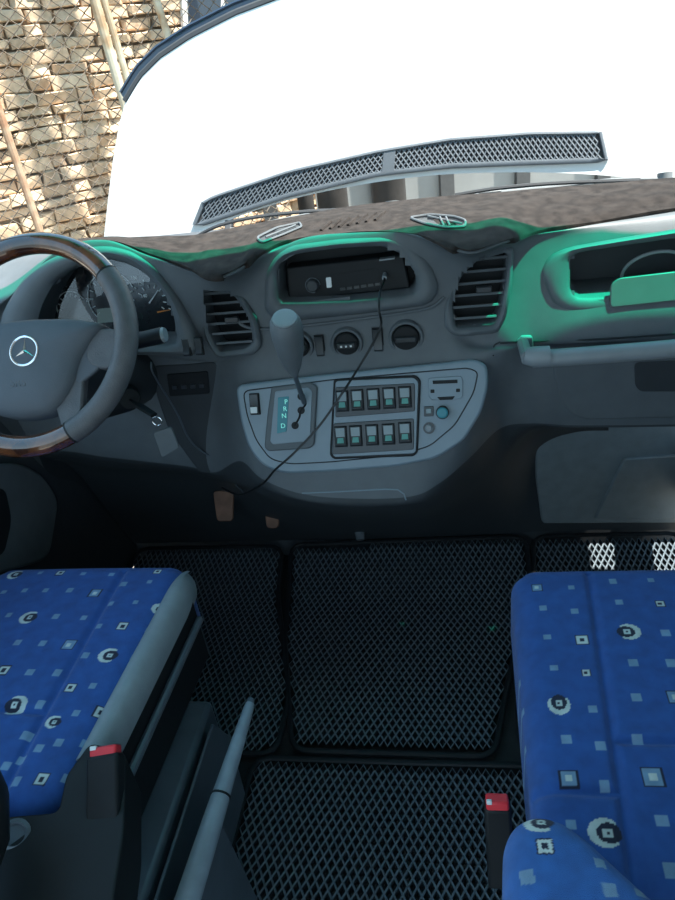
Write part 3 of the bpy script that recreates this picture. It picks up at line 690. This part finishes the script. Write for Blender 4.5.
mat_(rr([(.228, 1.635), (.205, 1.40), (.13, 1.10), (.12, .97), (.64, .97), (.64, 1.635)]), 'grey diamond-cell floor mat under the glove box with sunlit patches', off=(.002, .003))
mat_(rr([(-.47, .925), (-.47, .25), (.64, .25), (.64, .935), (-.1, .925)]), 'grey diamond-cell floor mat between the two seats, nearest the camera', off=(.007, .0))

# ------------------------------------------------------------------ seats
BLUE = (.013, .082, .32); BLUE_LIT = (.022, .12, .40); LT = (.17, .30, .46); WH = (.55, .64, .63); DK = (.006, .012, .04)  # second blue: same fabric, with light on the armrest painted into the colour
def motif(kind, dx, dy, s):
    s *= .76
    """colour of a woven motif at local offset (m), or None"""
    ax, ay = abs(dx), abs(dy)
    if kind == 's': return LT if max(ax, ay) < .0085*s else None
    if kind == 'f':   # framed open square
        m = max(ax, ay*1.0)
        return DK if m < .005*s else (WH if m < .0105*s else (DK if m < .013*s else None))
    if kind == 'b':   # large pale square with pale centre
        m = max(ax, ay)
        return WH if m < .0055*s else (LT if m < .0125*s else (DK if m < .0155*s else None))
    if kind in 'evE':   # crescent with dark disc and centre square
        if kind == 'v': dx, dy = dy, -dx
        if kind == 'E': dx = -dx
        r = math.hypot(dx+.003*s, dy*1.15)
        m = max(abs(dx), abs(dy))
        if m < .0018*s: return DK
        if m < .0056*s: return WH
        if math.hypot(dx-.002*s, dy*1.2) < .0160*s: return DK
        r2 = math.hypot(dx+.0030*s, dy*1.12)
        if r2 < .0215*s and dx < .011*s: return WH
        return None
def cushion(name, x0, x1, y0, y1, zt, marks, seams, parent, N=470, th=.13, rad=.045, skew=0):
    """marks: (world x, world y, kind, scale)"""
    def S_(t, r, L):  # arc-length style parameter with rounded edge: returns inset, drop
        e = r*1.57
        if t < e: a = t/r; return r*(1-math.cos(a))*0+r-r*math.cos(a)*1.0, r*(1-math.sin(a))
        return t-e+r, 0
    Lx, Ly = x1-x0, y1-y0; ex = rad*.57*2; totx = Lx+ex+2*(th-rad); toty = Ly+ex+2*(th-rad)
    def prof(s, L, tot):
        side = th-rad
        if s < side: return 0, (th-s)
        if s > tot-side: return L, th-(tot-s)
        s -= side; a = rad*math.pi/2; in_ = tot-2*side
        if s < a: t = s/rad; return rad-rad*math.cos(t), rad-rad*math.sin(t)
        if s > in_-a: t = (in_-s)/rad; return L-rad+rad*math.cos(t), rad-rad*math.sin(t)
        return s-a+rad, 0
    vs = []; cs = []; NX = int(N*totx/max(totx, toty)); NY = int(N*toty/max(totx, toty))
    cell = {}
    for m in marks: cell.setdefault((round(m[0]*20), round(m[1]*20)), []).append(m)
    for j in range(NY+1):
        ly, dy_ = prof(toty*j/NY, Ly, toty)
        for i in range(NX+1):
            lx, dx_ = prof(totx*i/NX, Lx, totx); x, y = x0+lx, y0+ly
            # rounded plan corners
            crr = .05; px_, py_ = x, y
            qx = min(lx, Lx-lx); qy = min(ly, Ly-ly)
            if qx < crr and qy < crr:
                vx, vy = crr-qx, crr-qy; m = max(vx, vy); l = math.hypot(vx, vy)
                if l > 1e-6: f = m/l; vx *= f; vy *= f
                px_ = (x0+crr-vx) if lx < Lx/2 else (x1-crr+vx); py_ = (y0+crr-vy) if ly < Ly/2 else (y1-crr+vy)
            u = lx/Lx*2-1; v = ly/Ly*2-1
            z = zt-max(dx_, dy_)-(min(dx_, dy_)*.3 if max(dx_, dy_) < rad else 0)+.010*(1-u*u)*(1-v**4)
            g = 0
            for (ax, ay, bx, by) in seams:
                ddx, ddy = bx-ax, by-ay; L2 = ddx*ddx+ddy*ddy; t = max(0, min(1, ((x-ax)*ddx+(y-ay)*ddy)/L2)); d = math.hypot(x-ax-t*ddx, y-ay-t*ddy)
                g = max(g, .007*math.exp(-(d/.007)**2))
            z -= g
            vs.append(Vc((px_+skew*(y1-py_), py_, z)))
            col = BLUE
            k0x, k0y = round(px_*20), round(py_*20)
            for a in (-1, 0, 1):
                for b in (-1, 0, 1):
                    for m in cell.get((k0x+a, k0y+b), ()):
                        c = motif(m[2], px_-m[0], py_-m[1], m[3])
                        if c: col = c
            cs.append(col)
    mb = MB(); mb.v = vs; W_ = NX+1
    mb.f = [(j*W_+i, j*W_+i+1, (j+1)*W_+i+1, (j+1)*W_+i) for j in range(NY) for i in range(NX)]
    return mb.build(name, m_fab, parent, cols=cs, ang=80, recalc=False)
def mk(l, zt, skew, y1):
    out = []
    for px, py, k, s in l:
        p = at(px, py, z=zt+.008); out.append((p.x-skew*(y1-p.y), p.y, k, s))
    return out
ZS = .50
# driver seat
ds = thing('driver_seat', (-.77, .75, 0), 'blue patterned driver seat at left, below the steering wheel', 'seat')
LM = [(15, 572.5, 'e', 1), (40, 571, 's', .8), (60, 571.5, 'f', .9), (83, 572.5, 's', .8), (111, 573.5, 's', .8), (157, 569, 'f', .8), (3, 591, 's', .8), (24, 590, 's', .9), (46, 590, 's', .9), (70, 590.5, 's', 1), (95, 593, 'b', 1), (123, 583, 's', 1.1), (149, 580, 's', .8),
      (9, 615, 's', 1), (30, 618, 'e', 1.1), (56, 617, 's', 1), (84, 618, 's', .9), (110, 603, 's', .9), (135, 601, 's', .8), (160, 604, 'e', 1), (18, 643, 's', 1), (43, 644, 's', 1), (69, 645, 'b', 1), (98, 626, 's', .9), (122, 625, 'f', 1), (147, 625, 's', .9),
      (4, 671, 'f', 1.1), (30, 673, 's', 1.1), (57, 673, 's', 1.1), (85, 655, 's', 1), (109, 654, 'e', 1.1), (132, 652, 's', .9), (14, 705, 'E', 1.2), (40, 704, 's', 1.1), (70, 687, 'f', .9), (92, 684, 's', .9), (117, 681, 's', .9), (26, 735, 's', 1.2), (54, 721, 'e', .8), (75, 712, 's', .9), (99, 708, 'f', 1.1), (38, 747, 's', 1), (58, 741, 's', 1), (83, 739, 's', 1), (15, 779, 's', 1.1), (40, 777, 'f', 1), (64, 773, 's', 1), (20, 757, 's', 1), (5, 765, 's', 1)]
sk = -.04
seamL = [(-.673+.001, .985, -.655, .56)]
cu = cushion('cushion', -.985, -.537, .49, 1.042, ZS, mk(LM, ZS, sk, 1.042), [(-.672, 1.0, -.640, .50), (-.98, .665, -.652, .655)], ds, skew=sk)
mb = MB(); prof = [(-.562, .43), (-.562, .495), (-.553, .502), (-.543, .502), (-.532, .496), (-.526, .486), (-.522, .472), (-.523, .45), (-.528, .43)]
rows_ = []
for k in range(25):
    y = .58+(1.025-.58)*k/24; e_ = max(0, (k-19)/5); rows_.append([Vc((x+sk*(1.0-y)-(.018*e_**2 if x > -.54 else 0), y, z-.02*e_**3)) for x, z in prof])
mb.grid(rows_); mb.cap(rows_[0]); mb.cap(rows_[-1]); mb.build('side_bolster', m_vinyl, ds, ang=60)
mb = MB(); mb.prism([Vc((x, y, .452)) for x, y in ((-.97, .48), (-.545, .48), (-.526, .975), (-.97, .975))], (0, 0, -.16)); mb.build('seat_frame', m_black, ds, bevel=.008)
mb = MB(); mb.tube([Vc((-.537, .50, .405)), Vc((-.518, .96, .41))], .008, 8); mb.build('slide_rail', m_metal, ds)
mb = MB(); mb.box((-.725, .55, .145), (.47, .62, .29)); mb.build('seat_box', m_metal, ds, bevel=.010)
mb = MB(); P = [(-.474, .20, .0), (-.474, .835, .0), (-.474, .845, .20), (-.474, .80, .295), (-.474, .20, .295)]
mb.prism([Vc(p) for p in P], (.006, 0, 0)); mb.build('side_plate', m_metal, ds, bevel=.002)
mb = MB(); mb.prism([at(x, y, z=.512) for x, y in rnd([(90, 742), (126, 752), (124, 830), (104, 960), (-60, 960), (-60, 822), (58, 812), (66, 775)], 8)], (0, 0, -.09)); mb.build('hinge_cover', m_black, ds, bevel=.008, seg=3)
c = at(15, 835, z=.513); mb = MB(); mb.lathe(frame(c, (.35, -.3, .9), (0, 1, 0)), [(.020, -.03), (.020, .004), (.015, .007), (.013, .003), (.006, .003)], 24); mb.build('recliner_knob', m_metal, ds)
mb = MB(); mb.tube([at(-50, 900, z=.60), at(-26, 840, z=.60), at(-21, 800, z=.60), at(-27, 775, z=.60), at(-40, 755, z=.60)], [.04, .04, .035, .03, .02], 16); mb.build('backrest_edge', m_black, ds)
def buckle(parent, a, b, w, t, nrm):
    """a: top centre, b: lower end; black body with red press button on top"""
    a, b = Vc(a), Vc(b); ax = (a-b).normalized(); n = Vc(nrm); sx_ = ax.cross(n).normalized(); n = sx_.cross(ax)
    Mx = Matrix((sx_, n, ax)).transposed().to_4x4(); Mx.translation = a
    L = (a-b).length
    mb = MB(); mb.box((0, 0, -L/2-.006), (w, t, L), Mx); o = mb.build('belt_buckle', m_black, parent, bevel=.005, seg=3)
    mb = MB(); mb.box((0, .001, -.003), (w*.84, t*.78, .016), Mx); mb.build('release_button', m_red, o, bevel=.003)
    mb = MB(); mb.box((-w*.30, t*.35, .004), (w*.2, t*.2, .006), Mx); mb.build('button_notch', m_white, o, bevel=.001)
buckle(ds, at(106, 750, z=.548), at(106, 832, z=.49), .046, .030, (0.15, -.9, .5))
for a, b in (((100, 830), (62, 895)),):
    mb = MB(); mb.tube([at(*a, z=.36), at(*b, z=.33)], .008, 8); mb.build('belt_anchor', m_metal, ds)
# passenger seat
ps = thing('passenger_seat', (.34, .70, 0), 'blue patterned passenger seat at right with a padded blue armrest', 'seat')
RMk = [(537, 585, 'b', .8), (571, 586, 's', .8), (613, 580, 's', 1), (651, 579, 's', .9), (543, 606, 's', .9), (574.5, 610, 's', 1), (619, 602, 's', .9), (660, 604, 'f', .8), (547.5, 635, 's', .9), (582, 639, 'f', 1.05), (627, 632, 'E', 1.15), (666, 634, 's', 1.1), (554, 666, 's', .9), (586, 672, 'f', .7), (633, 663, 's', 1.1), (671, 664, 's', 1.1),
       (559, 701, 'v', 1.1), (593, 708, 's', .9), (636, 698, 's', 1.1), (675, 698, 'b', 1), (566, 737, 's', 1.05), (601, 745, 's', 1.05), (638, 738, 's', 1.1), (569, 776, 'b', 1.05), (605, 784, 's', 1), (653, 777, 'b', 1.2), (571, 822, 's', 1), (608, 831, 'e', 1.25), (662, 820, 's', 1.15), (672, 868, 's', 1.3), (517, 667, 's', .9), (521, 697, 's', .8), (523, 732, 's', .8)]
skp = -.035
rg2 = random.Random(5); EX = []
for iy in range(13):   # the weave goes on over the part of the cushion beyond the frame
    for ix in range(6):
        X_, Y_ = .43+ix*.034+(.017 if iy % 2 else 0), .97-iy*.042
        if proj(Vc((X_, Y_, ZS)))[0] > 684 and X_ < .585: EX.append((X_, Y_, rg2.choice('sssssfbev'), rg2.uniform(.9, 1.1)))
cushion('cushion', .100, .60, .42, 1.012, ZS, mk(RMk, ZS, skp, 1.012)+EX, [(.237, .98, .205, .42), (.222, .632, .59, .632), (.11, .56, .21, .555)], ps, skew=skp, rad=.04)
mb = MB(); mb.prism([Vc((x, y, .385)) for x, y in ((.10, .40), (.60, .40), (.60, .95), (.118, .95))], (0, 0, -.06)); mb.build('seat_frame', m_dashlow, ps, bevel=.01)
mb = MB(); mb.box((.37, .62, .165), (.42, .50, .33)); mb.build('seat_box', m_metal, ps, bevel=.01)
ar = rnd([(507, 1010), (502, 880), (503, 843), (512, 823), (532, 814), (556, 819), (585, 839), (618, 870), (650, 899), (720, 960), (760, 1010)], 16, 5)
Z0 = .60; A_ = [at(x, y, z=Z0) for x, y in ar]; cA = sum(A_, Vc())/len(A_)
armN = 60; A_ = resamp(A_, 140); lay = []; c2 = cA
for k in range(26):
    t = k/25*math.pi*.5; f = math.cos(t)**.55 if k < 25 else .02; lay.append([Vc((c2.x+(p.x-c2.x)*f, c2.y+(p.y-c2.y)*f, Z0-.02+.045*math.sin(t))) for p in A_])
lay = [[p-Vc((0, 0, .09)) for p in lay[0]]]+lay
mb = MB(); mb.ring(lay); mb.cap(lay[-1]); mb.cap(lay[0][::-1])
am = [(px, py, k, s) for px, py, k, s in ((541, 822, 'e', 1.0), (545, 846, 'f', .9), (527, 877, 's', 1.1), (600, 863, 's', .8), (610, 890, 's', 1), (640, 893, 's', .7))]
BA = BVHTree.FromPolygons([tuple(v) for v in mb.v], mb.f)
def ah(a, b): h = BA.ray_cast(CO, ray(a, b).normalized())[0]; return h if h else at(a, b, z=Z0)
am = [(*ah(a, b)[:2], k, s) for a, b, k, s in am]
# finer mesh for the woven pattern
def densify(mb, times=2):
    me = bpy.data.meshes.new('t'); me.from_pydata([tuple(v) for v in mb.v], [], mb.f); bm = bmesh.new(); bm.from_mesh(me)
    bmesh.ops.remove_doubles(bm, verts=bm.verts, dist=1e-5)
    for _ in range(times):
        es = [e_ for e_ in bm.edges if e_.calc_length() > .0022]
        bmesh.ops.subdivide_edges(bm, edges=es, cuts=1, use_grid_fill=True)
    bmesh.ops.triangulate(bm, faces=[f for f in bm.faces if len(f.verts) > 4])
    o_ = MB(); bm.verts.index_update(); o_.v = [v.co.copy() for v in bm.verts]; o_.f = [tuple(v.index for v in f.verts) for f in bm.faces]; bm.free(); return o_
mb = densify(mb, 3); cs = []
for v in mb.v:
    col = BLUE_LIT
    for m in am:
        c = motif(m[2], v.x-m[0], v.y-m[1], m[3])
        if c: col = c
    cs.append(col)
mb.build('armrest', m_fab, ps, cols=cs, ang=80)
buckle(ps, at(497, 800, z=.47), at(501, 880, z=.34), .036, .024, (0, -.9, .4))

# ------------------------------------------------------------------ handbrake
h0 = at(250, 704, z=.36); h1 = at(186, 905, z=.33); hb = thing('handbrake_lever', (h1.x, h1.y, 0), 'grey metal handbrake lever lying beside the driver seat', 'lever')
mb = MB(); ds_ = h1-h0; P = [h0.lerp(h1, t) for t in (.0, .03, .25, .5, .53, .8, 1.0, 1.35)]
mb.tube(P, [.0085, .0095, .0125, .015, .016, .018, .019, .020], 16); mb.build('grip', m_lever, hb)
mb = MB(); mb.tube([h0-ds_*.03, h0+ds_*.01], [.006, .0075], 12); mb.build('release_button', m_metal, hb)
mb = MB(); mb.tube([h0.lerp(h1, .51), h0.lerp(h1, .52)], .0168, 16); mb.build('grip_joint', m_black, hb)
mb = MB(); a = h0.lerp(h1, .75); mb.prism([a+Vc((0, .05, -.02)), a+Vc((0, .08, -a.z)), a+Vc((0, -.45, -a.z)), a+Vc((0, -.40, -.02))], (.008, 0, 0)); mb.build('mounting_bracket', m_metal, hb, bevel=.002)

# ------------------------------------------------------------------ driver door pocket at far left
dp = thing('door_pocket', (-1.03, 1.1, .3), 'dark moulded door pocket at the far left beyond the driver seat', 'door pocket')
P = [at(x, y, x=-1.02) for x, y in rnd([(-60, 470), (20, 462), (45, 475), (60, 500), (50, 560), (-60, 590)], 14)]
MB().prism(P, (-.02, 0, 0)).build('pocket_panel', m_dash, dp, bevel=.008, seg=3)
P = [at(x, y, x=-1.018) for x, y in rnd([(-25, 520), (-15, 490), (5, 487), (12, 520), (4, 555), (-15, 560)], 10)]
MB().prism(P, (-.005, 0, 0)).build('pocket_opening', m_black, dp)

# ------------------------------------------------------------------ outside: raised bonnet
hd = thing('bonnet', (XC, 1.95, .9), 'white open bonnet raised in front of the windscreen', 'bonnet')
HS = .30
def hy(z, x=0): u = (x+.02)/.97; return 1.88+HS*(z-.97)+.05*u*u+.02*abs(u)**5
def hon(px, py):
    t = 1.9
    for _ in range(25):
        p = at(px, py, y=t); t = hy(p.z, p.x)
    return at(px, py, y=t)
bott = [(103, 246), (150, 247), (186, 240), (230, 219), (290, 199), (370, 183), (450, 174), (540, 172), (620, 176), (680, 184), (760, 200), (860, 225)]
bw = spline([hon(*p) for p in bott], 6); cx_ = [p.x for p in bw]
xl, xr = bw[0].x, bw[-1].x
def zb(x):
    for a, b in zip(bw, bw[1:]):
        if a.x <= x <= b.x: return a.z+(b.z-a.z)*(x-a.x)/max(1e-6, b.x-a.x)
    return bw[0].z if x < xl else bw[-1].z
# side taper and front edge curve measured at the left, mirrored about the centre line
LP = [hon(*p) for p in ((103, 246), (108, 200), (113, 160), (119, 125), (125, 103))]
TP = [hon(*p) for p in ((125, 103), (140, 78), (160, 58), (190, 38), (235, 15), (285, -4))]
xcen = (xl+xr)/2; print('bonnet', [tuple(round(c, 3) for c in p) for p in (bw[0], bw[-1], LP[-1], TP[-1])])
XC2 = -.02
def halfw(z):
    L = [(p.z, XC2-p.x) for p in LP]
    for a, b in zip(L, L[1:]):
        if a[0] <= z <= b[0]: return a[1]+(b[1]-a[1])*(z-a[0])/(b[0]-a[0])
    return L[0][1] if z < L[0][0] else L[-1][1]
tops = [(XC2-p.x, p.z) for p in TP][::-1]
def ztop(x):
    d = abs(x-XC2)
    if d <= tops[0][0]: d0 = tops[0][0]; sl_ = (tops[0][1]-tops[1][1])/(tops[1][0]-d0); return tops[0][1]+sl_*(d0-d)*(1-.5*(d0-d)/d0)
    for a, b in zip(tops, tops[1:]):
        if a[0] <= d <= b[0]: return a[1]+(b[1]-a[1])*(d-a[0])/(b[0]-a[0])
    return tops[-1][1]
NU, NV = 80, 36; outer = []
for j in range(NV+1):
    v = j/NV; r = []
    for i in range(NU+1):
        u = -1+2*i/NU; w0 = halfw(0); x = XC2+u*w0
        # blend x with side taper
        z0 = zb(x) if xl < x < xr else .96
        zt_ = ztop(XC2+u*TP0) if False else None
        wt = tops[-1][0]; xt = XC2+u*wt; z1 = ztop(xt)
        z = z0+(z1-z0)*v; xx = XC2+u*halfw(z)
        r.append(Vc((xx, hy(z, xx), z)))
    outer.append(r)
mb = MB(); mb.grid(outer); inn = [[p+Vc((0, .02, 0)) for p in r] for r in outer]; mb.grid(inn)
mb.grid([outer[0], inn[0]]); mb.grid([outer[-1], inn[-1]]); mb.grid([[r[0] for r in outer], [r[0] for r in inn]]); mb.grid([[r[-1] for r in outer], [r[-1] for r in inn]])
mb.build('panel', m_hood, hd, ang=50)
# bug deflector along the leading edge
P = [p+Vc((0, .010, .002)) for p in outer[-1]]
mb = MB(); mb.tube(P, .012, 8); mb.build('edge_seal', m_rubber, hd)
q1 = [p+Vc((0, .006, .0)) for p in outer[-1]]; q2 = [p+Vc(((p.x-XC2)*.015, .016, .024)) for p in outer[-1]]
mb = MB(); mb.grid([q1, [a.lerp(b, .5)+Vc((0, .004, 0)) for a, b in zip(q1, q2)], q2, [p+Vc((0, .004, 0)) for p in q2], [p+Vc((0, .004, 0)) for p in q1]]); mb.build('wind_deflector', m_defl, hd)
mb = MB(); mb.tube([p+Vc((0, 0, .003)) for p in q2], .004, 6); mb.build('deflector_lip', m_defl, hd)
# intake grille in the bonnet
gr = [(193, 226), (198, 207), (215, 196), (290, 171), (378, 151), (450, 139), (530, 133), (597, 132), (604, 140), (608, 157), (603, 162), (520, 163), (450, 166), (378, 175), (290, 196), (225, 217), (205, 224)]
def hpt(px, py, l): p = hon(px, py); return p+Vc((0, -.95, .3))*l
G = rnd(gr, 6, 3); 
mb = MB(); a = [hpt(x, y, .002) for x, y in G]; gc = (400, 160)
top_ = gr[1:8]; bot_ = [gr[0]]+gr[:9:-1]
def along(L, n):  # resample polyline by px x
    x0, x1 = L[0][0], L[-1][0]; out = []
    for k in range(n+1):
        x = x0+(x1-x0)*k/n
        for a_, b_ in zip(L, L[1:]):
            if a_[0] <= x <= b_[0]: out.append((x, a_[1]+(b_[1]-a_[1])*(x-a_[0])/max(1e-6, b_[0]-a_[0]))); break
    return out
tl = along([(204, 203), (215, 197), (290, 172), (378, 152), (450, 140), (530, 134), (600, 133)], 48); bl = along([(195, 225), (205, 223), (225, 216), (290, 195), (378, 174), (450, 166), (520, 163), (606, 160)], 48)
rws = [[hpt(tl[k][0]*(1-t)+bl[k][0]*t, tl[k][1]*(1-t)+bl[k][1]*t, .002) for k in range(49)] for t in (0, .33, .66, 1)]
mb = MB(); mb.grid(rws); gf = mb.build('intake_grille', m_rubber, hd)
loop = [hpt(*p, .004) for p in tl]+[hpt(*p, .004) for p in bl[::-1]]
mb = MB(); mb.tube(loop+loop[:1], .007, 8, sq=.7, caps=False); mb.build('grille_frame', m_grille, gf)
mb = MB(); NN = 78
def gp_(u, t, l=.006):
    k = u*48; i = min(47, int(k)); f = k-i
    a = Vc(tl[i]).lerp(Vc(tl[i+1]), f); b = Vc(bl[i]).lerp(Vc(bl[i+1]), f); c = a.lerp(b, t); return hpt(c.x, c.y, l)
nr = 6
for k in range(-nr, NN+nr):
    for s_ in (-1, 1):
        pts = []
        for m in range(nr*2+1):
            t = m/(nr*2); u = (k+s_*t*nr*.5+(0 if s_ > 0 else 0))/NN
            if 0.01 <= u <= .99: pts.append(gp_(u, .04+.92*t))
        if len(pts) > 1: mb.tube(pts, .0022, 4)
mb.build('grille_mesh', m_grille, gf)
mb = MB(); mb.grid([[gp_(u, t, .009) for u in (.455, .465, .475, .485)] for t in (0, .5, 1)]); mb.build('grille_bar', m_grille, gf)
# hinges joining bonnet and scuttle
for x in (-.60, .50):
    mb = MB(); mb.prism([Vc((x, 1.78, .87)), Vc((x, 1.83, .87)), Vc((x, hy(1.0, x)+.04, 1.02)), Vc((x, hy(1.0, x)+.018, 1.02))], (.02, 0, 0)); mb.build('hinge', m_rubber, hd, bevel=.003)
# scuttle below the glass
mb = MB(); mb.prism([Vc((XL, 1.600, 1.035)), Vc((XL, 1.66, .86)), Vc((XL, 1.84, .86)), Vc((XL, 1.82, .90)), Vc((XL, 1.70, .985))], (1.70, 0, 0)); o = mb.build('trim_4', m_grille, bevel=.006); struct(o)

# wipers resting on the lower glass
def wiper(arm, blade, label):
    P = []
    for px, py in arm:
        t = 1.6
        for _ in range(20): p = at(px, py, y=t); t = wsy(p.x, p.z)+.03
        P.append(at(px, py, y=t))
    w = thing('wiper', P[-1], label, 'wiper')
    mb = MB(); mb.tube(spline(P, 5), [.006]*(len(P)*5-4), 8, sq=.6); mb.build('arm', m_wiper, w)
    Q = []
    for px, py in blade:
        t = 1.6
        for _ in range(20): p = at(px, py, y=t); t = wsy(p.x, p.z)+.012
        Q.append(at(px, py, y=t))
    mb = MB(); mb.tube(spline(Q, 5), .0045, 6); mb.build('blade', m_rubber, w)
    mb = MB(); mb.tube([P[-1]+Vc((0, -.01, -.04)), P[-1]+Vc((0, .004, .01))], .016, 12); mb.build('pivot', m_wiper, w)
    mb = MB(); m_ = P[len(P)//2-1]; mb.box(m_+Vc((0, -.006, 0)), (.05, .012, .012)); mb.build('blade_clip', m_wiper, w, bevel=.002)
wiper([(186, 243), (240, 229), (300, 216), (345, 209), (392, 206)], [(190, 241), (215, 227), (250, 218), (300, 212), (340, 210)], 'grey windscreen wiper on the left below the grille')
wiper([(450, 199), (490, 193), (560, 186), (610, 180), (665, 178)], [(455, 195), (500, 188), (560, 183), (640, 180)], 'grey windscreen wiper on the right below the grille')

# ------------------------------------------------------------------ outside: yard
o = MB().box((-.5, 6, -.55), (14, 16, .1)).build('ground', m_ground); struct(o)
wd = Vc((.72, .694, 0)).normalized(); wnrm = Vc((wd.y, -wd.x, 0)); WO = Vc((-2.3, 4.35, 0))
def wq(s_, z, d=0): return WO+wd*s_+wnrm*d+Vc((0, 0, z))
sw_ = thing('stone_wall', (-2.3, 4.4, -.5), 'sunlit dry stone wall of rough tan blocks behind the wire fence', 'wall')
mb = MB(); mb.prism([wq(-3, -.5), wq(3.2, -.5), wq(3.2, -.5, -.4), wq(-3, -.5, -.4)], (0, 0, 3.3)); mb.build('wall_core', m_mort, sw_)
mb = MB(); cs = []; z = -.5; rg = random.Random(3)
while z < 2.75:
    h = rg.uniform(.055, .095); s_ = -2.9+rg.uniform(0, .1)
    while s_ < 3.1:
        L = rg.uniform(.09, .26); d = rg.uniform(.015, .05); j = lambda a: rg.uniform(-a, a)
        sag = .02*math.sin(s_*3+z*2); g_ = rg.uniform(.002, .009)
        f = [wq(s_+g_+j(.008), z+sag+g_+j(.006), d+j(.01)), wq(s_+L-g_+j(.008), z+sag+g_+j(.006), d+j(.01)), wq(s_+L-g_+j(.012), z+sag+h-g_*.6+j(.008), d+j(.015)), wq(s_+g_+j(.012), z+sag+h-g_*.6+j(.008), d+j(.015))]
        b = [p-wnrm*.09 for p in f]; mc = sum(f, Vc())/4; up_ = rg.uniform(.006, .016); mid = [p.lerp(mc, rg.uniform(.14, .3))+wnrm*(up_+j(.004)) for p in f]
        mb.add(f+b+mid, [(0, 1, 9, 8), (1, 2, 10, 9), (2, 3, 11, 10), (3, 0, 8, 11), (8, 9, 10, 11), (1, 0, 4, 5), (2, 1, 5, 6), (3, 2, 6, 7), (0, 3, 7, 4)])
        k = rg.uniform(.72, 1.08); t = rg.random(); c = (.62*k, (.47-.05*t)*k, (.32-.05*t)*k)
        cs += [c]*12; s_ += L
    z += h
mb.build('stone_courses', m_stone, sw_, cols=cs, smooth=False)
# window in the building by the wall
wdw = thing('building_window', wq(1.3, 1.5, .06), 'dark window pane in a pale frame above the bonnet edge', 'window')
WPo, WPn = wq(0, 0, .07), wnrm
MB().prism(on([(178, -60), (330, -80), (330, 20), (262, 40), (186, 60)], WPo, WPn), wnrm*-.04).build('frame', m_frame, wdw)
MB().prism(on([(185, -60), (222, -66), (220, 40), (190, 52)], WPo+wnrm*.005, WPn), wnrm*.004).build('pane', m_darkglass, wdw)
MB().prism(on([(226, -66), (320, -80), (320, 10), (225, 38)], WPo+wnrm*.005, WPn), wnrm*.004).build('pane', m_darkglass, wdw)
# chain-link fence
FO = Vc((-2.05, 3.55, 0))
def fq(s_, z, d=0): return FO+wd*s_+wnrm*d+Vc((0, 0, z))
fen = thing('chain_link_fence', (-2.05, 3.5, -.5), 'rusty chain-link wire fence with leaning poles in front of the stone wall', 'fence')
mb = MB(); cwid = .074; k = 0; s_ = -1.6
while s_ < 1.5:
    pts = []; z = -.1; q = 0
    while z < 2.3:
        pts.append(fq(s_+(cwid/2*1.04 if (q+k) % 2 else -cwid/2*1.04)*.5+random.uniform(-.002, .002), z, .003 if q % 2 else -.003)); z += .031; q += 1
    # each wire zigzags half a cell; neighbours mirror it
    mb.tube(pts, .0040, 4, caps=False); s_ += cwid/2; k += 1
mb.build('wire_mesh', m_wire, fen, smooth=False)
for a, b, r, m__, nm in (((83, -40), (127, 112), .025, m_pole, 'post'), ((92, -40), (133, 98), .018, m_pole, 'post'), ((143, -40), (176, 60), .020, m_pole, 'post'), ((-18, 60), (48, 255), .020, m_rust, 'brace')):
    p, q = on([a, b], fq(0, 0, .04), wnrm); mb = MB(); mb.tube([q.lerp(p, t) for t in (-.9, 0, .5, 1, 1.3)], r, 10); mb.build(nm, m__, fen)
# pale metal yard gate straight ahead
gt = thing('yard_gate', (.3, 5.0, -.5), 'pale grey sheet metal gate with dark posts, glimpsed under the bonnet', 'gate')
GA = Vc((-.85, 4.86, 0)); gd = Vc((.97, .24, 0)).normalized(); gn = Vc((gd.y, -gd.x, 0))
mb = MB(); mb.prism([GA+Vc((0, 0, -.45)), GA+gd*4+Vc((0, 0, -.45)), GA+gd*4+Vc((0, 0, -.45))-gn*.03, GA-gn*.03+Vc((0, 0, -.45))], (0, 0, 1.35)); mb.build('sheet_panel', m_gate, gt)
for px in (267, 378, 446, 521, 600, 680):
    d = ray(px, 190); t = (GA-CO).dot(gn)/d.dot(gn); p = CO+d*t; p.z = 0
    mb = MB(); w_ = .05; mb.prism([p+gn*.002-gd*w_, p+gn*.002+gd*w_, p+gn*.05+gd*w_, p+gn*.05-gd*w_], (0, 0, 1)); 
    for v in mb.v: v.z = -.5 if v.z < .5 else .95
    mb.build('gate_post', m_gpost, gt, bevel=.004)
# trees of the yard, standing behind the bonnet; their shadows fall on the wall
for (px, py, off, r_, lab) in ((83, 120, 1.5, .10, 'bare tree trunk behind the open bonnet, nearest the gate'), (3, 40, 2.1, .10, 'bare tree trunk behind the open bonnet, nearest the van'), (156, 30, .8, .06, 'slim bare tree trunk behind the open bonnet')):
    w = on([(px, py)], wq(0, 0, .03), wnrm)[0]; b = Vc((w.x+SUN.x/SUN.z*off*2.3, w.y+SUN.y/SUN.z*off*2.3, -.5))
    t = thing('tree', b, lab, 'tree', None)
    P = [b+Vc((.015*math.sin(k*1.3), .015*math.cos(k), k*1.1)) for k in range(9)]
    mb = MB(); mb.tube(spline(P, 4), [r_*(1-.35*k/32) for k in range(33)], 12); mb.build('trunk', m_bark, t)
    for k in range(5):
        a = k*2.4; q = P[-2]+Vc((0, 0, k*.12)); mb = MB(); mb.tube([q, q+Vc((2.4*r_*math.cos(a), 2.4*r_*math.sin(a), .45)), q+Vc((3*r_*math.cos(a), 3*r_*math.sin(a), 1.1))], [r_*.4, r_*.25, r_*.08], 7); mb.build('branch', m_bark, t)
